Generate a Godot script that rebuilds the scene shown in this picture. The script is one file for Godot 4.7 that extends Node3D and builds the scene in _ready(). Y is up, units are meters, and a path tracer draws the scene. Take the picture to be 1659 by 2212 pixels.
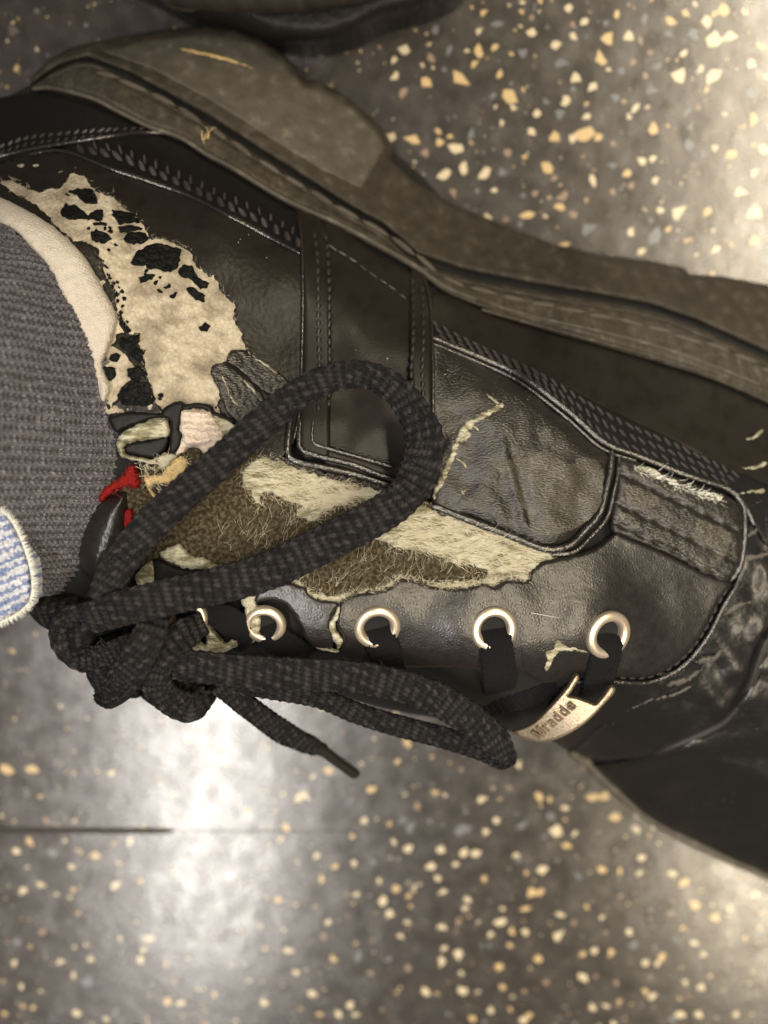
extends Node3D
# A torn black laced shoe on a terrazzo floor, seen from close above.
# Outlines are traced on the photograph and laid on the shoe's own curved surface, in real height above the floor.

const F := 1916.0
const CU := 829.5
const CV := 1106.0
const CAMY := 0.245
var cs := cos(deg_to_rad(8.0))
var sn := sin(deg_to_rad(8.0))
var rng := RandomNumberGenerator.new()
var n1 := FastNoiseLite.new()
var n2 := FastNoiseLite.new()
var n3 := FastNoiseLite.new()
var M := {}
var taken := {}
var shoe: Node3D
var shoe_at := Vector3.ZERO
# base surface grid
const GS := 14.0
const GU0 := -420.0
const GV0 := -120.0
const GW := 170
const GH := 160
var G := PackedFloat32Array()

func _ready() -> void:
	rng.seed = 7
	n1.seed = 11; n1.frequency = 0.02; n1.fractal_octaves = 3
	n2.seed = 23; n2.frequency = 0.09; n2.fractal_octaves = 2
	n3.seed = 37; n3.frequency = 0.006; n3.fractal_octaves = 2
	setup_camera_and_light()
	make_materials()
	make_base()
	make_floor()
	make_other_shoe()
	make_shoe()
	make_leg()

# ------------------------------------------------------------------ camera, lamps
func setup_camera_and_light() -> void:
	var cam := Camera3D.new()
	cam.name = "camera"
	var at := CameraAttributesPhysical.new()
	at.frustum_focal_length = 20.785
	at.exposure_aperture = 4.3
	at.frustum_focus_distance = 0.181
	at.frustum_near = 0.01
	at.frustum_far = 20.0
	cam.attributes = at
	cam.fov = 60.0
	cam.near = 0.01
	cam.far = 20.0
	cam.transform = Transform3D(Basis(Vector3(1, 0, 0), Vector3(0, -sn, -cs), Vector3(0, cs, -sn)), Vector3(0, CAMY, 0))
	add_child(cam)
	var we := WorldEnvironment.new()
	we.name = "surroundings"
	var e := Environment.new()
	e.background_mode = Environment.BG_COLOR
	e.background_color = Color(0.034, 0.036, 0.040).linear_to_srgb()
	e.tonemap_mode = Environment.TONE_MAPPER_LINEAR
	e.tonemap_exposure = 1.38
	e.sdfgi_enabled = true
	e.ssao_enabled = true
	e.ssil_enabled = true
	we.environment = e
	add_child(we)
	lamp(-0.52, -0.5, Color(1.0, 0.975, 0.945), "white ceiling strip lamp over the ankle side of the floor")
	lamp(1.12, -0.5, Color(1.0, 0.93, 0.81), "white ceiling strip lamp over the toe side of the floor")

func lamp(x: float, z: float, tint: Color, label: String) -> void:
	var t := MeshInstance3D.new()
	t.name = numbered("ceiling_strip_lamp")
	var b := BoxMesh.new()
	b.size = Vector3(0.16, 0.05, 4.4)
	t.mesh = b
	var m := StandardMaterial3D.new()
	m.albedo_color = Color(0.8, 0.8, 0.78)
	m.emission_enabled = true
	m.emission = tint
	m.emission_energy_multiplier = 2.0
	t.material_override = m
	t.position = Vector3(x, 2.25, z)
	t.set_meta("label", label)
	t.set_meta("category", "lamp")
	add_child(t)
	var l := AreaLight3D.new()
	l.name = "strip_light"
	l.area_size = Vector2(0.16, 4.4)
	l.light_energy = 8.0
	l.light_color = tint
	l.shadow_enabled = true
	l.transform = Transform3D(Basis(Vector3(1, 0, 0), Vector3(0, 0, -1), Vector3(0, 1, 0)), Vector3(x, 2.22, z))
	add_child(l, true)

# ------------------------------------------------------------------ small helpers
func numbered(s: String) -> String:
	if not taken.has(s):
		taken[s] = 0
		return s
	taken[s] += 1
	return "%s_%03d" % [s, taken[s]]

func thing(nm: String, label: String, cat: String, at: Vector3, group := "") -> Node3D:
	var o := Node3D.new()
	o.name = numbered(nm)
	o.position = at
	o.set_meta("label", label)
	o.set_meta("category", cat)
	if group != "":
		o.set_meta("group", group)
	add_child(o)
	return o

func root_of(p: Node) -> Vector3:
	var o := Vector3.ZERO
	while p is Node3D and p != self:
		o += (p as Node3D).position
		p = p.get_parent()
	return o

func put(nm: String, mesh: Mesh, mat: Material, parent: Node) -> MeshInstance3D:
	var o := MeshInstance3D.new()
	o.name = numbered(nm) if parent == self else nm
	o.mesh = mesh
	if mat:
		o.material_override = mat
	parent.add_child(o, true)
	return o

# text of numbers -> points on the photograph's 1659-wide grid
func S(t: String, ox := 0.0, oy := 0.0, k := 1.0) -> PackedVector2Array:
	var a := t.split_floats(" ", false)
	var r := PackedVector2Array()
	for i in range(0, a.size() - 1, 2):
		r.append(Vector2(ox + a[i] * k, oy + a[i + 1] * k))
	return r

func A(t: String) -> PackedVector2Array: return S(t, 0, 0, 0.5)
func C3(t: String) -> PackedVector2Array: return S(t, 0, 345.6, 0.3958)
func C4(t: String) -> PackedVector2Array: return S(t, 0, 777.6, 0.5)
func C5(t: String) -> PackedVector2Array: return S(t, 829.4, 604.8, 0.5)
func C6(t: String) -> PackedVector2Array: return S(t, 0, 1209.6, 0.5)
func C7(t: String) -> PackedVector2Array: return S(t, 829.4, 1123.2, 0.5)
func Z1(t: String) -> PackedVector2Array: return S(t, 0, 743, 0.25)
func Z2(t: String) -> PackedVector2Array: return S(t, 207.4, 829.4, 0.25)
func Z3(t: String) -> PackedVector2Array: return S(t, 51.8, 1244.2, 0.25)
func Z4(t: String) -> PackedVector2Array: return S(t, 414.7, 1209.6, 0.25)
func Z5(t: String) -> PackedVector2Array: return S(t, 604.8, 993.6, 0.375)
func Z9(t: String) -> PackedVector2Array: return S(t, 1296, 907.2, 0.2187)
func ZT(t: String) -> PackedVector2Array: return S(t, 1080, 1425.6, 0.1823)
func ZW(t: String) -> PackedVector2Array: return S(t, 1036.8, 1296, 0.375)

func pt(u: float, v: float, y: float) -> Vector3:
	var dx := u - CU
	var w := CV - v
	var dy := -cs * F - sn * w
	var dz := sn * F - cs * w
	var t := (y - CAMY) / dy
	return Vector3(dx * t, y, dz * t)

func upm(y: float) -> float:   # metres per grid unit at height y
	return (CAMY - y) / (F * cs)

# ------------------------------------------------------------------ the shoe's surface: heights in mm, thin-plate fit
func make_base() -> void:
	var t := "62 185 19 250 82 9 430 58 7 610 120 9 700 178 10 850 318 10 1000 452 9 1200 532 8 1480 580 7 1659 616 6 1850 660 5 "
	t += "190 122 22 280 158 24 450 250 26 600 345 27 750 440 27 900 540 26 1100 600 25 1250 628 25 1500 690 24 1659 765 23 1850 850 22 "
	t += "110 200 24 320 282 29 445 342 30 615 440 31 800 535 31 960 640 31 1150 710 30 1400 782 30 1659 880 29 1850 980 28 "
	t += "-100 280 24 0 345 34 135 325 38 -250 420 30 -100 460 50 0 430 54 250 365 44 500 465 47 650 545 47 800 620 44 934 700 45 1169 800 44 1329 890 44 1500 970 43 1659 1050 42 1850 1150 39 "
	t += "0 480 60 150 530 62 300 560 58 450 640 57 600 720 55 800 760 53 1000 830 52 1100 870 52 1300 980 51 1500 1060 50 1700 1180 48 "
	t += "60 600 65 180 780 66 400 760 63 330 850 67 470 860 65 250 940 68 500 960 65 700 980 62 900 1000 59 1100 1050 58 1250 1130 58 1450 1180 55 1600 1260 52 1850 1350 46 "
	t += "-100 800 66 0 900 67 200 1100 66 350 1100 68 550 1120 68 800 1150 65 1000 1200 64 1200 1250 63 1400 1320 58 1600 1400 52 1850 1500 42 "
	t += "-100 1200 58 60 1290 60 250 1250 66 400 1300 70 600 1340 71 815 1350 70 1067 1357 68 1315 1367 64 1500 1450 52 1650 1560 46 1850 1660 36 "
	t += "100 1380 50 250 1450 58 450 1480 60 700 1430 67 1000 1445 65 1250 1480 58 700 1530 50 1000 1560 48 1180 1590 45 1350 1600 44 1550 1680 36 1750 1780 30 "
	t += "200 1560 38 450 1600 36 800 1640 34 1224 1640 24 1329 1720 20 1404 1778 17 1554 1858 12 1659 1900 9 1850 1980 6"
	var a := t.split_floats(" ", false)
	var n := a.size() / 3
	var N := n + 3
	var mat := []
	for i in n:
		var row := PackedFloat64Array()
		row.resize(N + 1)
		for j in n:
			var du := (a[i * 3] - a[j * 3]) / 400.0
			var dv := (a[i * 3 + 1] - a[j * 3 + 1]) / 400.0
			var r2 := du * du + dv * dv
			row[j] = 0.004 if i == j else 0.5 * r2 * log(r2)
		row[n] = 1.0
		row[n + 1] = a[i * 3] / 400.0
		row[n + 2] = a[i * 3 + 1] / 400.0
		row[N] = a[i * 3 + 2]
		mat.append(row)
	for k in 3:
		var row := PackedFloat64Array()
		row.resize(N + 1)
		for j in n:
			row[j] = 1.0 if k == 0 else a[j * 3 + k - 1] / 400.0
		mat.append(row)
	for c in N:
		var best := c
		for r in range(c + 1, N):
			if absf(mat[r][c]) > absf(mat[best][c]):
				best = r
		var sw = mat[c]
		mat[c] = mat[best]
		mat[best] = sw
		var pr: PackedFloat64Array = mat[c]
		for r in range(c + 1, N):
			var rr: PackedFloat64Array = mat[r]
			var f := rr[c] / pr[c]
			if f != 0.0:
				for k in range(c, N + 1):
					rr[k] -= f * pr[k]
				mat[r] = rr
	var x := PackedFloat64Array()
	x.resize(N)
	for c in range(N - 1, -1, -1):
		var rr: PackedFloat64Array = mat[c]
		var s := rr[N]
		for k in range(c + 1, N):
			s -= rr[k] * x[k]
		x[c] = s / rr[c]
	G.resize(GW * GH)
	for j in GH:
		for i in GW:
			var u := (GU0 + i * GS) / 400.0
			var v := (GV0 + j * GS) / 400.0
			var s := x[n] + x[n + 1] * u + x[n + 2] * v
			for k in n:
				var du := u - a[k * 3] / 400.0
				var dv := v - a[k * 3 + 1] / 400.0
				var r2 := du * du + dv * dv + 1e-9
				s += x[k] * 0.5 * r2 * log(r2)
			G[j * GW + i] = clampf(s, 3.0, 78.0)

func base(u: float, v: float) -> float:    # mm, cubic B-spline over the grid
	var fx := clampf((u - GU0) / GS, 1.0, GW - 3.001)
	var fy := clampf((v - GV0) / GS, 1.0, GH - 3.001)
	var i := int(fx)
	var j := int(fy)
	var x := fx - i
	var y := fy - j
	var x1 := 1.0 - x
	var a0 := x1 * x1 * x1 / 6.0
	var a1 := (3.0 * x * x * x - 6.0 * x * x + 4.0) / 6.0
	var a3 := x * x * x / 6.0
	var a2 := 1.0 - a0 - a1 - a3
	var y1 := 1.0 - y
	var b0 := y1 * y1 * y1 / 6.0
	var b1 := (3.0 * y * y * y - 6.0 * y * y + 4.0) / 6.0
	var b3 := y * y * y / 6.0
	var b2 := 1.0 - b0 - b1 - b3
	var p := (j - 1) * GW + i - 1
	var r0 := a0 * G[p] + a1 * G[p + 1] + a2 * G[p + 2] + a3 * G[p + 3]
	p += GW
	var r1 := a0 * G[p] + a1 * G[p + 1] + a2 * G[p + 2] + a3 * G[p + 3]
	p += GW
	var r2 := a0 * G[p] + a1 * G[p + 1] + a2 * G[p + 2] + a3 * G[p + 3]
	p += GW
	var r3 := a0 * G[p] + a1 * G[p + 1] + a2 * G[p + 2] + a3 * G[p + 3]
	return b0 * r0 + b1 * r1 + b2 * r2 + b3 * r3

# ------------------------------------------------------------------ curves
func smooth_line(p: PackedVector2Array, step: float, closed := false) -> PackedVector2Array:
	var r := PackedVector2Array()
	var n := p.size()
	var m := n if closed else n - 1
	for i in m:
		var p1 := p[i]
		var p2 := p[(i + 1) % n]
		var p0 := p[(i - 1 + n) % n] if closed or i > 0 else p1 * 2.0 - p2
		var p3 := p[(i + 2) % n] if closed or i + 2 < n else p2 * 2.0 - p1
		var k := maxi(1, int(p1.distance_to(p2) / step))
		for q in k:
			var t := float(q) / k
			r.append(0.5 * (2.0 * p1 + (p2 - p0) * t + (2.0 * p0 - 5.0 * p1 + 4.0 * p2 - p3) * t * t + (3.0 * p1 - p0 - 3.0 * p2 + p3) * t * t * t))
	if not closed:
		r.append(p[n - 1])
	return r

func straight_line(p: PackedVector2Array, step: float, closed := true) -> PackedVector2Array:
	var r := PackedVector2Array()
	var n := p.size()
	for i in (n if closed else n - 1):
		var a := p[i]
		var b := p[(i + 1) % n]
		var k := maxi(1, int(a.distance_to(b) / step))
		for q in k:
			r.append(a.lerp(b, float(q) / k))
	if not closed:
		r.append(p[n - 1])
	return r

func ragged(p: PackedVector2Array, amp: float, f: float) -> PackedVector2Array:
	var r := PackedVector2Array()
	for q in p:
		r.append(q + amp * Vector2(n2.get_noise_2d(q.x * f, q.y * f) + 0.6 * n2.get_noise_2d(q.x * f * 3.1, q.y * f * 3.1), n2.get_noise_2d(q.x * f + 500, q.y * f) + 0.6 * n2.get_noise_2d(q.x * f * 3.1 + 500, q.y * f * 3.1)))
	return r

# thick line (open) as a closed outline
func strip(p: PackedVector2Array, w0: float, w1 := -1.0, taper := 0.0) -> PackedVector2Array:
	if w1 < 0.0:
		w1 = w0
	var s := smooth_line(p, 8.0)
	var l := PackedVector2Array()
	var r := PackedVector2Array()
	var n := s.size()
	for i in n:
		var d := (s[mini(i + 1, n - 1)] - s[maxi(i - 1, 0)]).normalized()
		var t := float(i) / (n - 1)
		var w := lerpf(w0, w1, t) * 0.5
		if taper > 0.0:
			w *= clampf(minf(t, 1.0 - t) / taper, 0.05, 1.0)
		var q := Vector2(-d.y, d.x) * w
		l.append(s[i] + q)
		r.append(s[i] - q)
	r.reverse()
	l.append_array(r)
	return l

# ------------------------------------------------------------------ a panel: the area inside traced outlines, laid on the surface, with thickness and rounded edges
# o: cell, z, th (mm), bev (grid units), rag, ragf, disp(u,v,d), hf(u,v), skirt (mm; -1 = to the floor), sharp (no smoothing of the outline)
func panel(nm: String, polys: Array, o: Dictionary, mat: Material, parent: Node) -> MeshInstance3D:
	var cell: float = o.get("cell", 5.0)
	var z: float = o.get("z", 0.0)
	var th: float = o.get("th", 1.0)
	var bev: float = o.get("bev", 8.0)
	var skirt: float = o.get("skirt", 1.5)
	var has_disp: bool = o.has("disp")
	var disp = o.get("disp")
	var has_hf: bool = o.has("hf")
	var hf = o.get("hf")
	var rings := []
	var lo := Vector2(1e9, 1e9)
	var hi := Vector2(-1e9, -1e9)
	for p in polys:
		var q: PackedVector2Array = straight_line(p, 5.0) if o.get("sharp", false) else smooth_line(p, 6.0, true)
		if o.get("rag", 0.0) > 0.0:
			q = ragged(straight_line(q, 4.0), o.rag, o.get("ragf", 1.0))
		rings.append(q)
		for v in q:
			lo = lo.min(v)
			hi = hi.max(v)
	lo -= Vector2(cell, cell) * 1.5
	var W := int((hi.x - lo.x) / cell) + 3
	var H := int((hi.y - lo.y) / cell) + 3
	var D := PackedFloat32Array()
	D.resize(W * H)
	var R := maxf(bev, cell * 1.6) + cell
	D.fill(R)
	for q in rings:
		var n: int = q.size()
		for i in n:
			var a: Vector2 = (q[i] - lo) / cell
			var b: Vector2 = (q[(i + 1) % n] - lo) / cell
			var rr := R / cell
			var x0 := maxi(0, int(minf(a.x, b.x) - rr))
			var x1 := mini(W - 1, int(maxf(a.x, b.x) + rr) + 1)
			var y0 := maxi(0, int(minf(a.y, b.y) - rr))
			var y1 := mini(H - 1, int(maxf(a.y, b.y) + rr) + 1)
			var ab := b - a
			var l2 := maxf(ab.length_squared(), 1e-9)
			for y in range(y0, y1 + 1):
				for x in range(x0, x1 + 1):
					var px := x - a.x
					var py := y - a.y
					var t := clampf((px * ab.x + py * ab.y) / l2, 0.0, 1.0)
					px -= ab.x * t
					py -= ab.y * t
					var d := sqrt(px * px + py * py) * cell
					if d < D[y * W + x]:
						D[y * W + x] = d
	for y in H:
		var xs := PackedFloat32Array()
		var gy := lo.y + y * cell + 0.0013
		for q in rings:
			var n: int = q.size()
			for i in n:
				var a: Vector2 = q[i]
				var b: Vector2 = q[(i + 1) % n]
				if (a.y > gy) != (b.y > gy):
					xs.append((a.x + (gy - a.y) / (b.y - a.y) * (b.x - a.x) - lo.x) / cell)
		xs.sort()
		var k := 0
		for x in W:
			while k < xs.size() and xs[k] < x:
				k += 1
			if k % 2 == 0:
				D[y * W + x] = -D[y * W + x]
	# marching squares
	var V := PackedVector3Array()
	var UV := PackedVector2Array()
	var I := PackedInt32Array()
	var corner := PackedInt32Array()
	corner.resize(W * H)
	corner.fill(-1)
	var eh := corner.duplicate()
	var ev := corner.duplicate()
	var segs := PackedInt32Array()
	var dx := PackedInt32Array([0, 1, 1, 0])
	var dy := PackedInt32Array([0, 0, 1, 1])
	var uu := PackedFloat32Array()
	var vv := PackedFloat32Array()
	var dd := PackedFloat32Array()
	for y in H - 1:
		for x in W - 1:
			var c0 := D[y * W + x] > 0.0
			var c1 := D[y * W + x + 1] > 0.0
			var c2 := D[(y + 1) * W + x + 1] > 0.0
			var c3 := D[(y + 1) * W + x] > 0.0
			if not (c0 or c1 or c2 or c3):
				continue
			var ids := PackedInt32Array()
			var kinds := PackedInt32Array()
			for k in 4:
				var xa := x + dx[k]
				var ya := y + dy[k]
				var k2 := (k + 1) % 4
				var xb := x + dx[k2]
				var yb := y + dy[k2]
				var da := D[ya * W + xa]
				var db := D[yb * W + xb]
				if da > 0.0:
					var ci := ya * W + xa
					if corner[ci] < 0:
						corner[ci] = uu.size()
						uu.append(lo.x + xa * cell); vv.append(lo.y + ya * cell); dd.append(da)
					ids.append(corner[ci])
					kinds.append(0)
				if (da > 0.0) != (db > 0.0):
					var ei := mini(ya, yb) * W + mini(xa, xb)
					var t := da / (da - db)
					var id := 0
					if ya == yb:
						if eh[ei] < 0:
							eh[ei] = uu.size()
							uu.append(lo.x + lerpf(xa, xb, t) * cell); vv.append(lo.y + ya * cell); dd.append(0.0)
						id = eh[ei]
					else:
						if ev[ei] < 0:
							ev[ei] = uu.size()
							uu.append(lo.x + xa * cell); vv.append(lo.y + lerpf(ya, yb, t) * cell); dd.append(0.0)
						id = ev[ei]
					ids.append(id)
					kinds.append(1 if da > 0.0 else 2)
			for k in range(2, ids.size()):
				I.append(ids[0]); I.append(ids[k - 1]); I.append(ids[k])
			for k in ids.size():
				var k2 := (k + 1) % ids.size()
				if kinds[k] == 1 and kinds[k2] == 2:
					segs.append(ids[k]); segs.append(ids[k2])
	var nv := uu.size()
	V.resize(nv)
	UV.resize(nv)
	var org := root_of(parent)
	var ibev := 1.0 / maxf(bev, 0.01)
	for i in nv:
		var u := uu[i]
		var v := vv[i]
		var d := dd[i]
		var h: float = (hf.call(u, v) if has_hf else base(u, v)) + z
		var q := clampf(1.0 - d * ibev, 0.0, 1.0)
		h += th * sqrt(1.0 - q * q)
		if has_disp:
			h += disp.call(u, v, d)
		var w := CV - v
		var y := h * 0.001
		var t := (y - CAMY) / (-cs * F - sn * w)
		V[i] = Vector3((u - CU) * t, y, (sn * F - cs * w) * t)
		UV[i] = Vector2(V[i].x, V[i].z) * 10.0
		V[i] -= org
	var NN := normals(V, I)
	if skirt != 0.0:
		for k in range(0, segs.size(), 2):
			var a := segs[k]
			var b := segs[k + 1]
			var pa := V[a]
			var pb := V[b]
			var qa := pa - Vector3(0, skirt * 0.001, 0)
			var qb := pb - Vector3(0, skirt * 0.001, 0)
			if skirt < 0.0:
				qa.y = 0.0006 - org.y
				qb.y = 0.0006 - org.y
			var nn := (pb - pa).cross(Vector3(0, -1, 0)).normalized()
			var c := V.size()
			V.append_array(PackedVector3Array([pa, pb, qb, qa]))
			NN.append_array(PackedVector3Array([nn, nn, nn, nn]))
			UV.append_array(PackedVector2Array([UV[a], UV[b], UV[b], UV[a]]))
			I.append_array(PackedInt32Array([c, c + 2, c + 1, c, c + 3, c + 2]))
	return put(nm, arrays(V, NN, UV, I), mat, parent)

func normals(V: PackedVector3Array, I: PackedInt32Array) -> PackedVector3Array:
	var N := PackedVector3Array()
	N.resize(V.size())
	for k in range(0, I.size(), 3):
		var a := I[k]
		var b := I[k + 1]
		var c := I[k + 2]
		var f := (V[c] - V[a]).cross(V[b] - V[a])
		N[a] += f
		N[b] += f
		N[c] += f
	for i in N.size():
		N[i] = N[i].normalized() if N[i].length_squared() > 0.0 else Vector3.UP
	return N

func arrays(V: PackedVector3Array, N: PackedVector3Array, UV: PackedVector2Array, I: PackedInt32Array) -> ArrayMesh:
	var a := []
	a.resize(Mesh.ARRAY_MAX)
	a[Mesh.ARRAY_VERTEX] = V
	a[Mesh.ARRAY_NORMAL] = N
	if UV.size() == V.size():
		a[Mesh.ARRAY_TEX_UV] = UV
	a[Mesh.ARRAY_INDEX] = I
	var m := ArrayMesh.new()
	m.add_surface_from_arrays(Mesh.PRIMITIVE_TRIANGLES, a)
	return m

# ------------------------------------------------------------------ round tubes and flat ribbons through points
func tube(nm: String, line: PackedVector2Array, r_mm: float, z: float, mat: Material, parent: Node, o := {}) -> MeshInstance3D:
	var s := smooth_line(line, o.get("step", 8.0))
	var P := PackedVector3Array()
	var n := s.size()
	for i in n:
		var y: float = base(s[i].x, s[i].y) + z + (n1.get_noise_2d(s[i].x * 2.0, s[i].y * 2.0) * o.get("wob", 0.0))
		P.append(pt(s[i].x, s[i].y, y * 0.001))
	return put(nm, tube_mesh(P, r_mm * 0.001, root_of(parent), o.get("sides", 8), o.get("end", 0.35)), mat, parent)

func tube_mesh(P: PackedVector3Array, r: float, org: Vector3, sides := 8, endr := 0.35) -> ArrayMesh:
	var V := PackedVector3Array()
	var N := PackedVector3Array()
	var UV := PackedVector2Array()
	var I := PackedInt32Array()
	var n := P.size()
	var len := 0.0
	for i in n:
		var t := (P[mini(i + 1, n - 1)] - P[maxi(i - 1, 0)]).normalized()
		var s := t.cross(Vector3.UP).normalized()
		var up := s.cross(t)
		if i > 0:
			len += P[i].distance_to(P[i - 1])
		var rr := r * (endr if i == 0 or i == n - 1 else 1.0)
		for k in sides + 1:
			var f := TAU * k / sides
			var d := s * cos(f) + up * sin(f)
			V.append(P[i] + d * rr - org)
			N.append(d)
			UV.append(Vector2(len * 10.0, float(k) / sides * r * 60.0))
			if i > 0 and k > 0:
				var c := V.size() - 1
				var w := sides + 1
				I.append_array(PackedInt32Array([c, c - 1, c - w, c - 1, c - w - 1, c - w]))
	return arrays(V, N, UV, I)

# a woven lace: rows of [u, v, y above the surface (mm; absolute if "abs"), width (grid units), roll (deg)]
func lace(nm: String, rows: Array, parent: Node, o := {}) -> MeshInstance3D:
	var C := []
	for q in rows:
		var y: float = q[2] if o.get("abs", false) else base(q[0], q[1]) + q[2]
		var p := pt(q[0], q[1], y * 0.001)
		C.append([p, q[3] * 0.90 * upm(y * 0.001) * 0.5, deg_to_rad(q[4] if q.size() > 4 else 0.0)])
	var P := PackedVector3Array()
	var Wd := PackedFloat32Array()
	var Rl := PackedFloat32Array()
	var n := C.size()
	for i in n - 1:
		var p1: Vector3 = C[i][0]
		var p2: Vector3 = C[i + 1][0]
		var p0: Vector3 = C[i - 1][0] if i > 0 else p1 * 2.0 - p2
		var p3: Vector3 = C[i + 2][0] if i + 2 < n else p2 * 2.0 - p1
		var k := maxi(2, int(p1.distance_to(p2) / 0.00028))
		for q in k + (1 if i == n - 2 else 0):
			var t := float(q) / k
			P.append(0.5 * (2.0 * p1 + (p2 - p0) * t + (2.0 * p0 - 5.0 * p1 + 4.0 * p2 - p3) * t * t + (3.0 * p1 - p0 - 3.0 * p2 + p3) * t * t * t))
			var e := t * t * (3.0 - 2.0 * t)
			Wd.append(lerpf(C[i][1], C[i + 1][1], e))
			Rl.append(lerpf(C[i][2], C[i + 1][2], e))
	var thick: float = o.get("thick", 0.40) * 0.001
	var K: int = o.get("across", 56)
	var org := root_of(parent)
	var V := PackedVector3Array()
	var UV := PackedVector2Array()
	var I := PackedInt32Array()
	var len := 0.0
	var m := P.size()
	for i in m:
		var t := (P[mini(i + 1, m - 1)] - P[maxi(i - 1, 0)]).normalized()
		var s := Vector3.UP.cross(t)
		s = s.normalized() if s.length() > 0.02 else Vector3.RIGHT
		var up := t.cross(s).normalized()
		s = s.rotated(t, Rl[i])
		up = up.rotated(t, Rl[i])
		if i > 0:
			len += P[i].distance_to(P[i - 1])
		var w := Wd[i]
		var endk := 1.0
		if o.get("pinch", false):
			endk = sqrt(clampf(minf(i, m - 1 - i) / 9.0, 0.02, 1.0))
		for k in K + 1:
			var f := TAU * k / K
			var cx := cos(f)
			var sy := sin(f)
			var ex := signf(cx) * pow(absf(cx), 0.75)
			var ey := signf(sy) * pow(absf(sy), 0.34)
			# weave: cross ribs made of slanted stitches, more where the thread is proud
			var a := len / 0.00188 * PI
			var wd := ex * w / 0.0005 * PI
			var rib := absf(sin(a))
			var col := sin(wd + 0.55 * sin(a * 2.0) * 2.0)
			var wv: float = (0.42 * pow(rib, 0.8) + 0.26 * col * (0.3 + 0.7 * rib) + 0.2 * n2.get_noise_2d(len * 21000.0, ex * w * 21000.0)) * 0.001 * float(o.get("weave", 1.0))
			var fold := 1.0 - 0.12 * (1.0 - ex * ex)
			var th := (thick * fold * ey) + signf(sy) * wv * minf(1.0, absf(sy) * 2.0)
			V.append(P[i] + s * ex * w * endk * (1.0 + 0.035 * sin(a * 2.0)) + up * th * endk - org)
			UV.append(Vector2(len / 0.00188, (ex * w + 0.02) / 0.001) if o.get("weave", 1.0) >= 1.0 else Vector2(len * 10.0, ex * w * 10.0))
			if i > 0 and k > 0:
				var c := V.size() - 1
				var q := K + 1
				I.append_array(PackedInt32Array([c, c - 1, c - q, c - 1, c - q - 1, c - q]))
	var N := normals(V, I)
	for i in m:
		var a := i * (K + 1)
		var b := a + K
		var av := (N[a] + N[b]).normalized()
		N[a] = av
		N[b] = av
	# caps
	for e in 2:
		var b0 := 0 if e == 0 else (m - 1) * (K + 1)
		var c := V.size()
		V.append(P[0 if e == 0 else m - 1] - org)
		N.append(Vector3.UP)
		UV.append(Vector2.ZERO)
		for k in K:
			I.append_array(PackedInt32Array([c, b0 + k, b0 + k + 1] if e == 0 else [c, b0 + k + 1, b0 + k]))
	return put(nm, arrays(V, N, UV, I), o.get("mat", M.lace_weave), parent)

# ------------------------------------------------------------------ stitches: each a small bead of thread of its own
var bead: ArrayMesh
func make_bead() -> void:
	var V := PackedVector3Array()
	var N := PackedVector3Array()
	var I := PackedInt32Array()
	var ns := 6
	for i in 5:
		var t := float(i) / 4.0
		var x := -0.5 + t
		var r := 0.5 * sqrt(maxf(0.0, 1.0 - pow(absf(2.0 * t - 1.0), 3.0)) + 0.03)
		for k in ns + 1:
			var f := TAU * k / ns
			V.append(Vector3(x, sin(f) * r, cos(f) * r))
			N.append(Vector3((t - 0.5) * 0.8, sin(f), cos(f)).normalized())
			if i > 0 and k > 0:
				var c := V.size() - 1
				var w := ns + 1
				I.append_array(PackedInt32Array([c, c - 1, c - w, c - 1, c - w - 1, c - w]))
	bead = arrays(V, N, PackedVector2Array(), I)

func stitches(line: PackedVector2Array, gap: float, l: float, w: float, h: float, z: float, mat: Material, parent: Node, slant := 0.0, nm := "stitch", off := 0.0) -> void:
	var s := smooth_line(line, 2.0)
	var run := gap * (0.5 + off)
	var org := root_of(parent)
	for i in range(1, s.size()):
		var d := s[i].distance_to(s[i - 1])
		run -= d
		if run > 0.0:
			continue
		run += gap * rng.randf_range(0.92, 1.08)
		var p := s[i]
		var y := (base(p.x, p.y) + z) * 0.001
		var t2 := (s[i] - s[i - 1]).normalized()
		var a := pt(p.x - t2.x * 3.0, p.y - t2.y * 3.0, (base(p.x - t2.x * 3.0, p.y - t2.y * 3.0) + z) * 0.001)
		var b := pt(p.x + t2.x * 3.0, p.y + t2.y * 3.0, (base(p.x + t2.x * 3.0, p.y + t2.y * 3.0) + z) * 0.001)
		var x := (b - a).normalized().rotated(Vector3.UP, -slant + rng.randf_range(-0.12, 0.12))
		var side := x.cross(Vector3.UP).normalized()
		var up := side.cross(x)
		var k := upm(y)
		var o := put(nm, bead, mat, parent)
		var len := l * rng.randf_range(0.85, 1.1)
		o.transform = Transform3D(Basis(x * len * k, up * h * 0.001, side * w * k), pt(p.x, p.y, y) - org)

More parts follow.
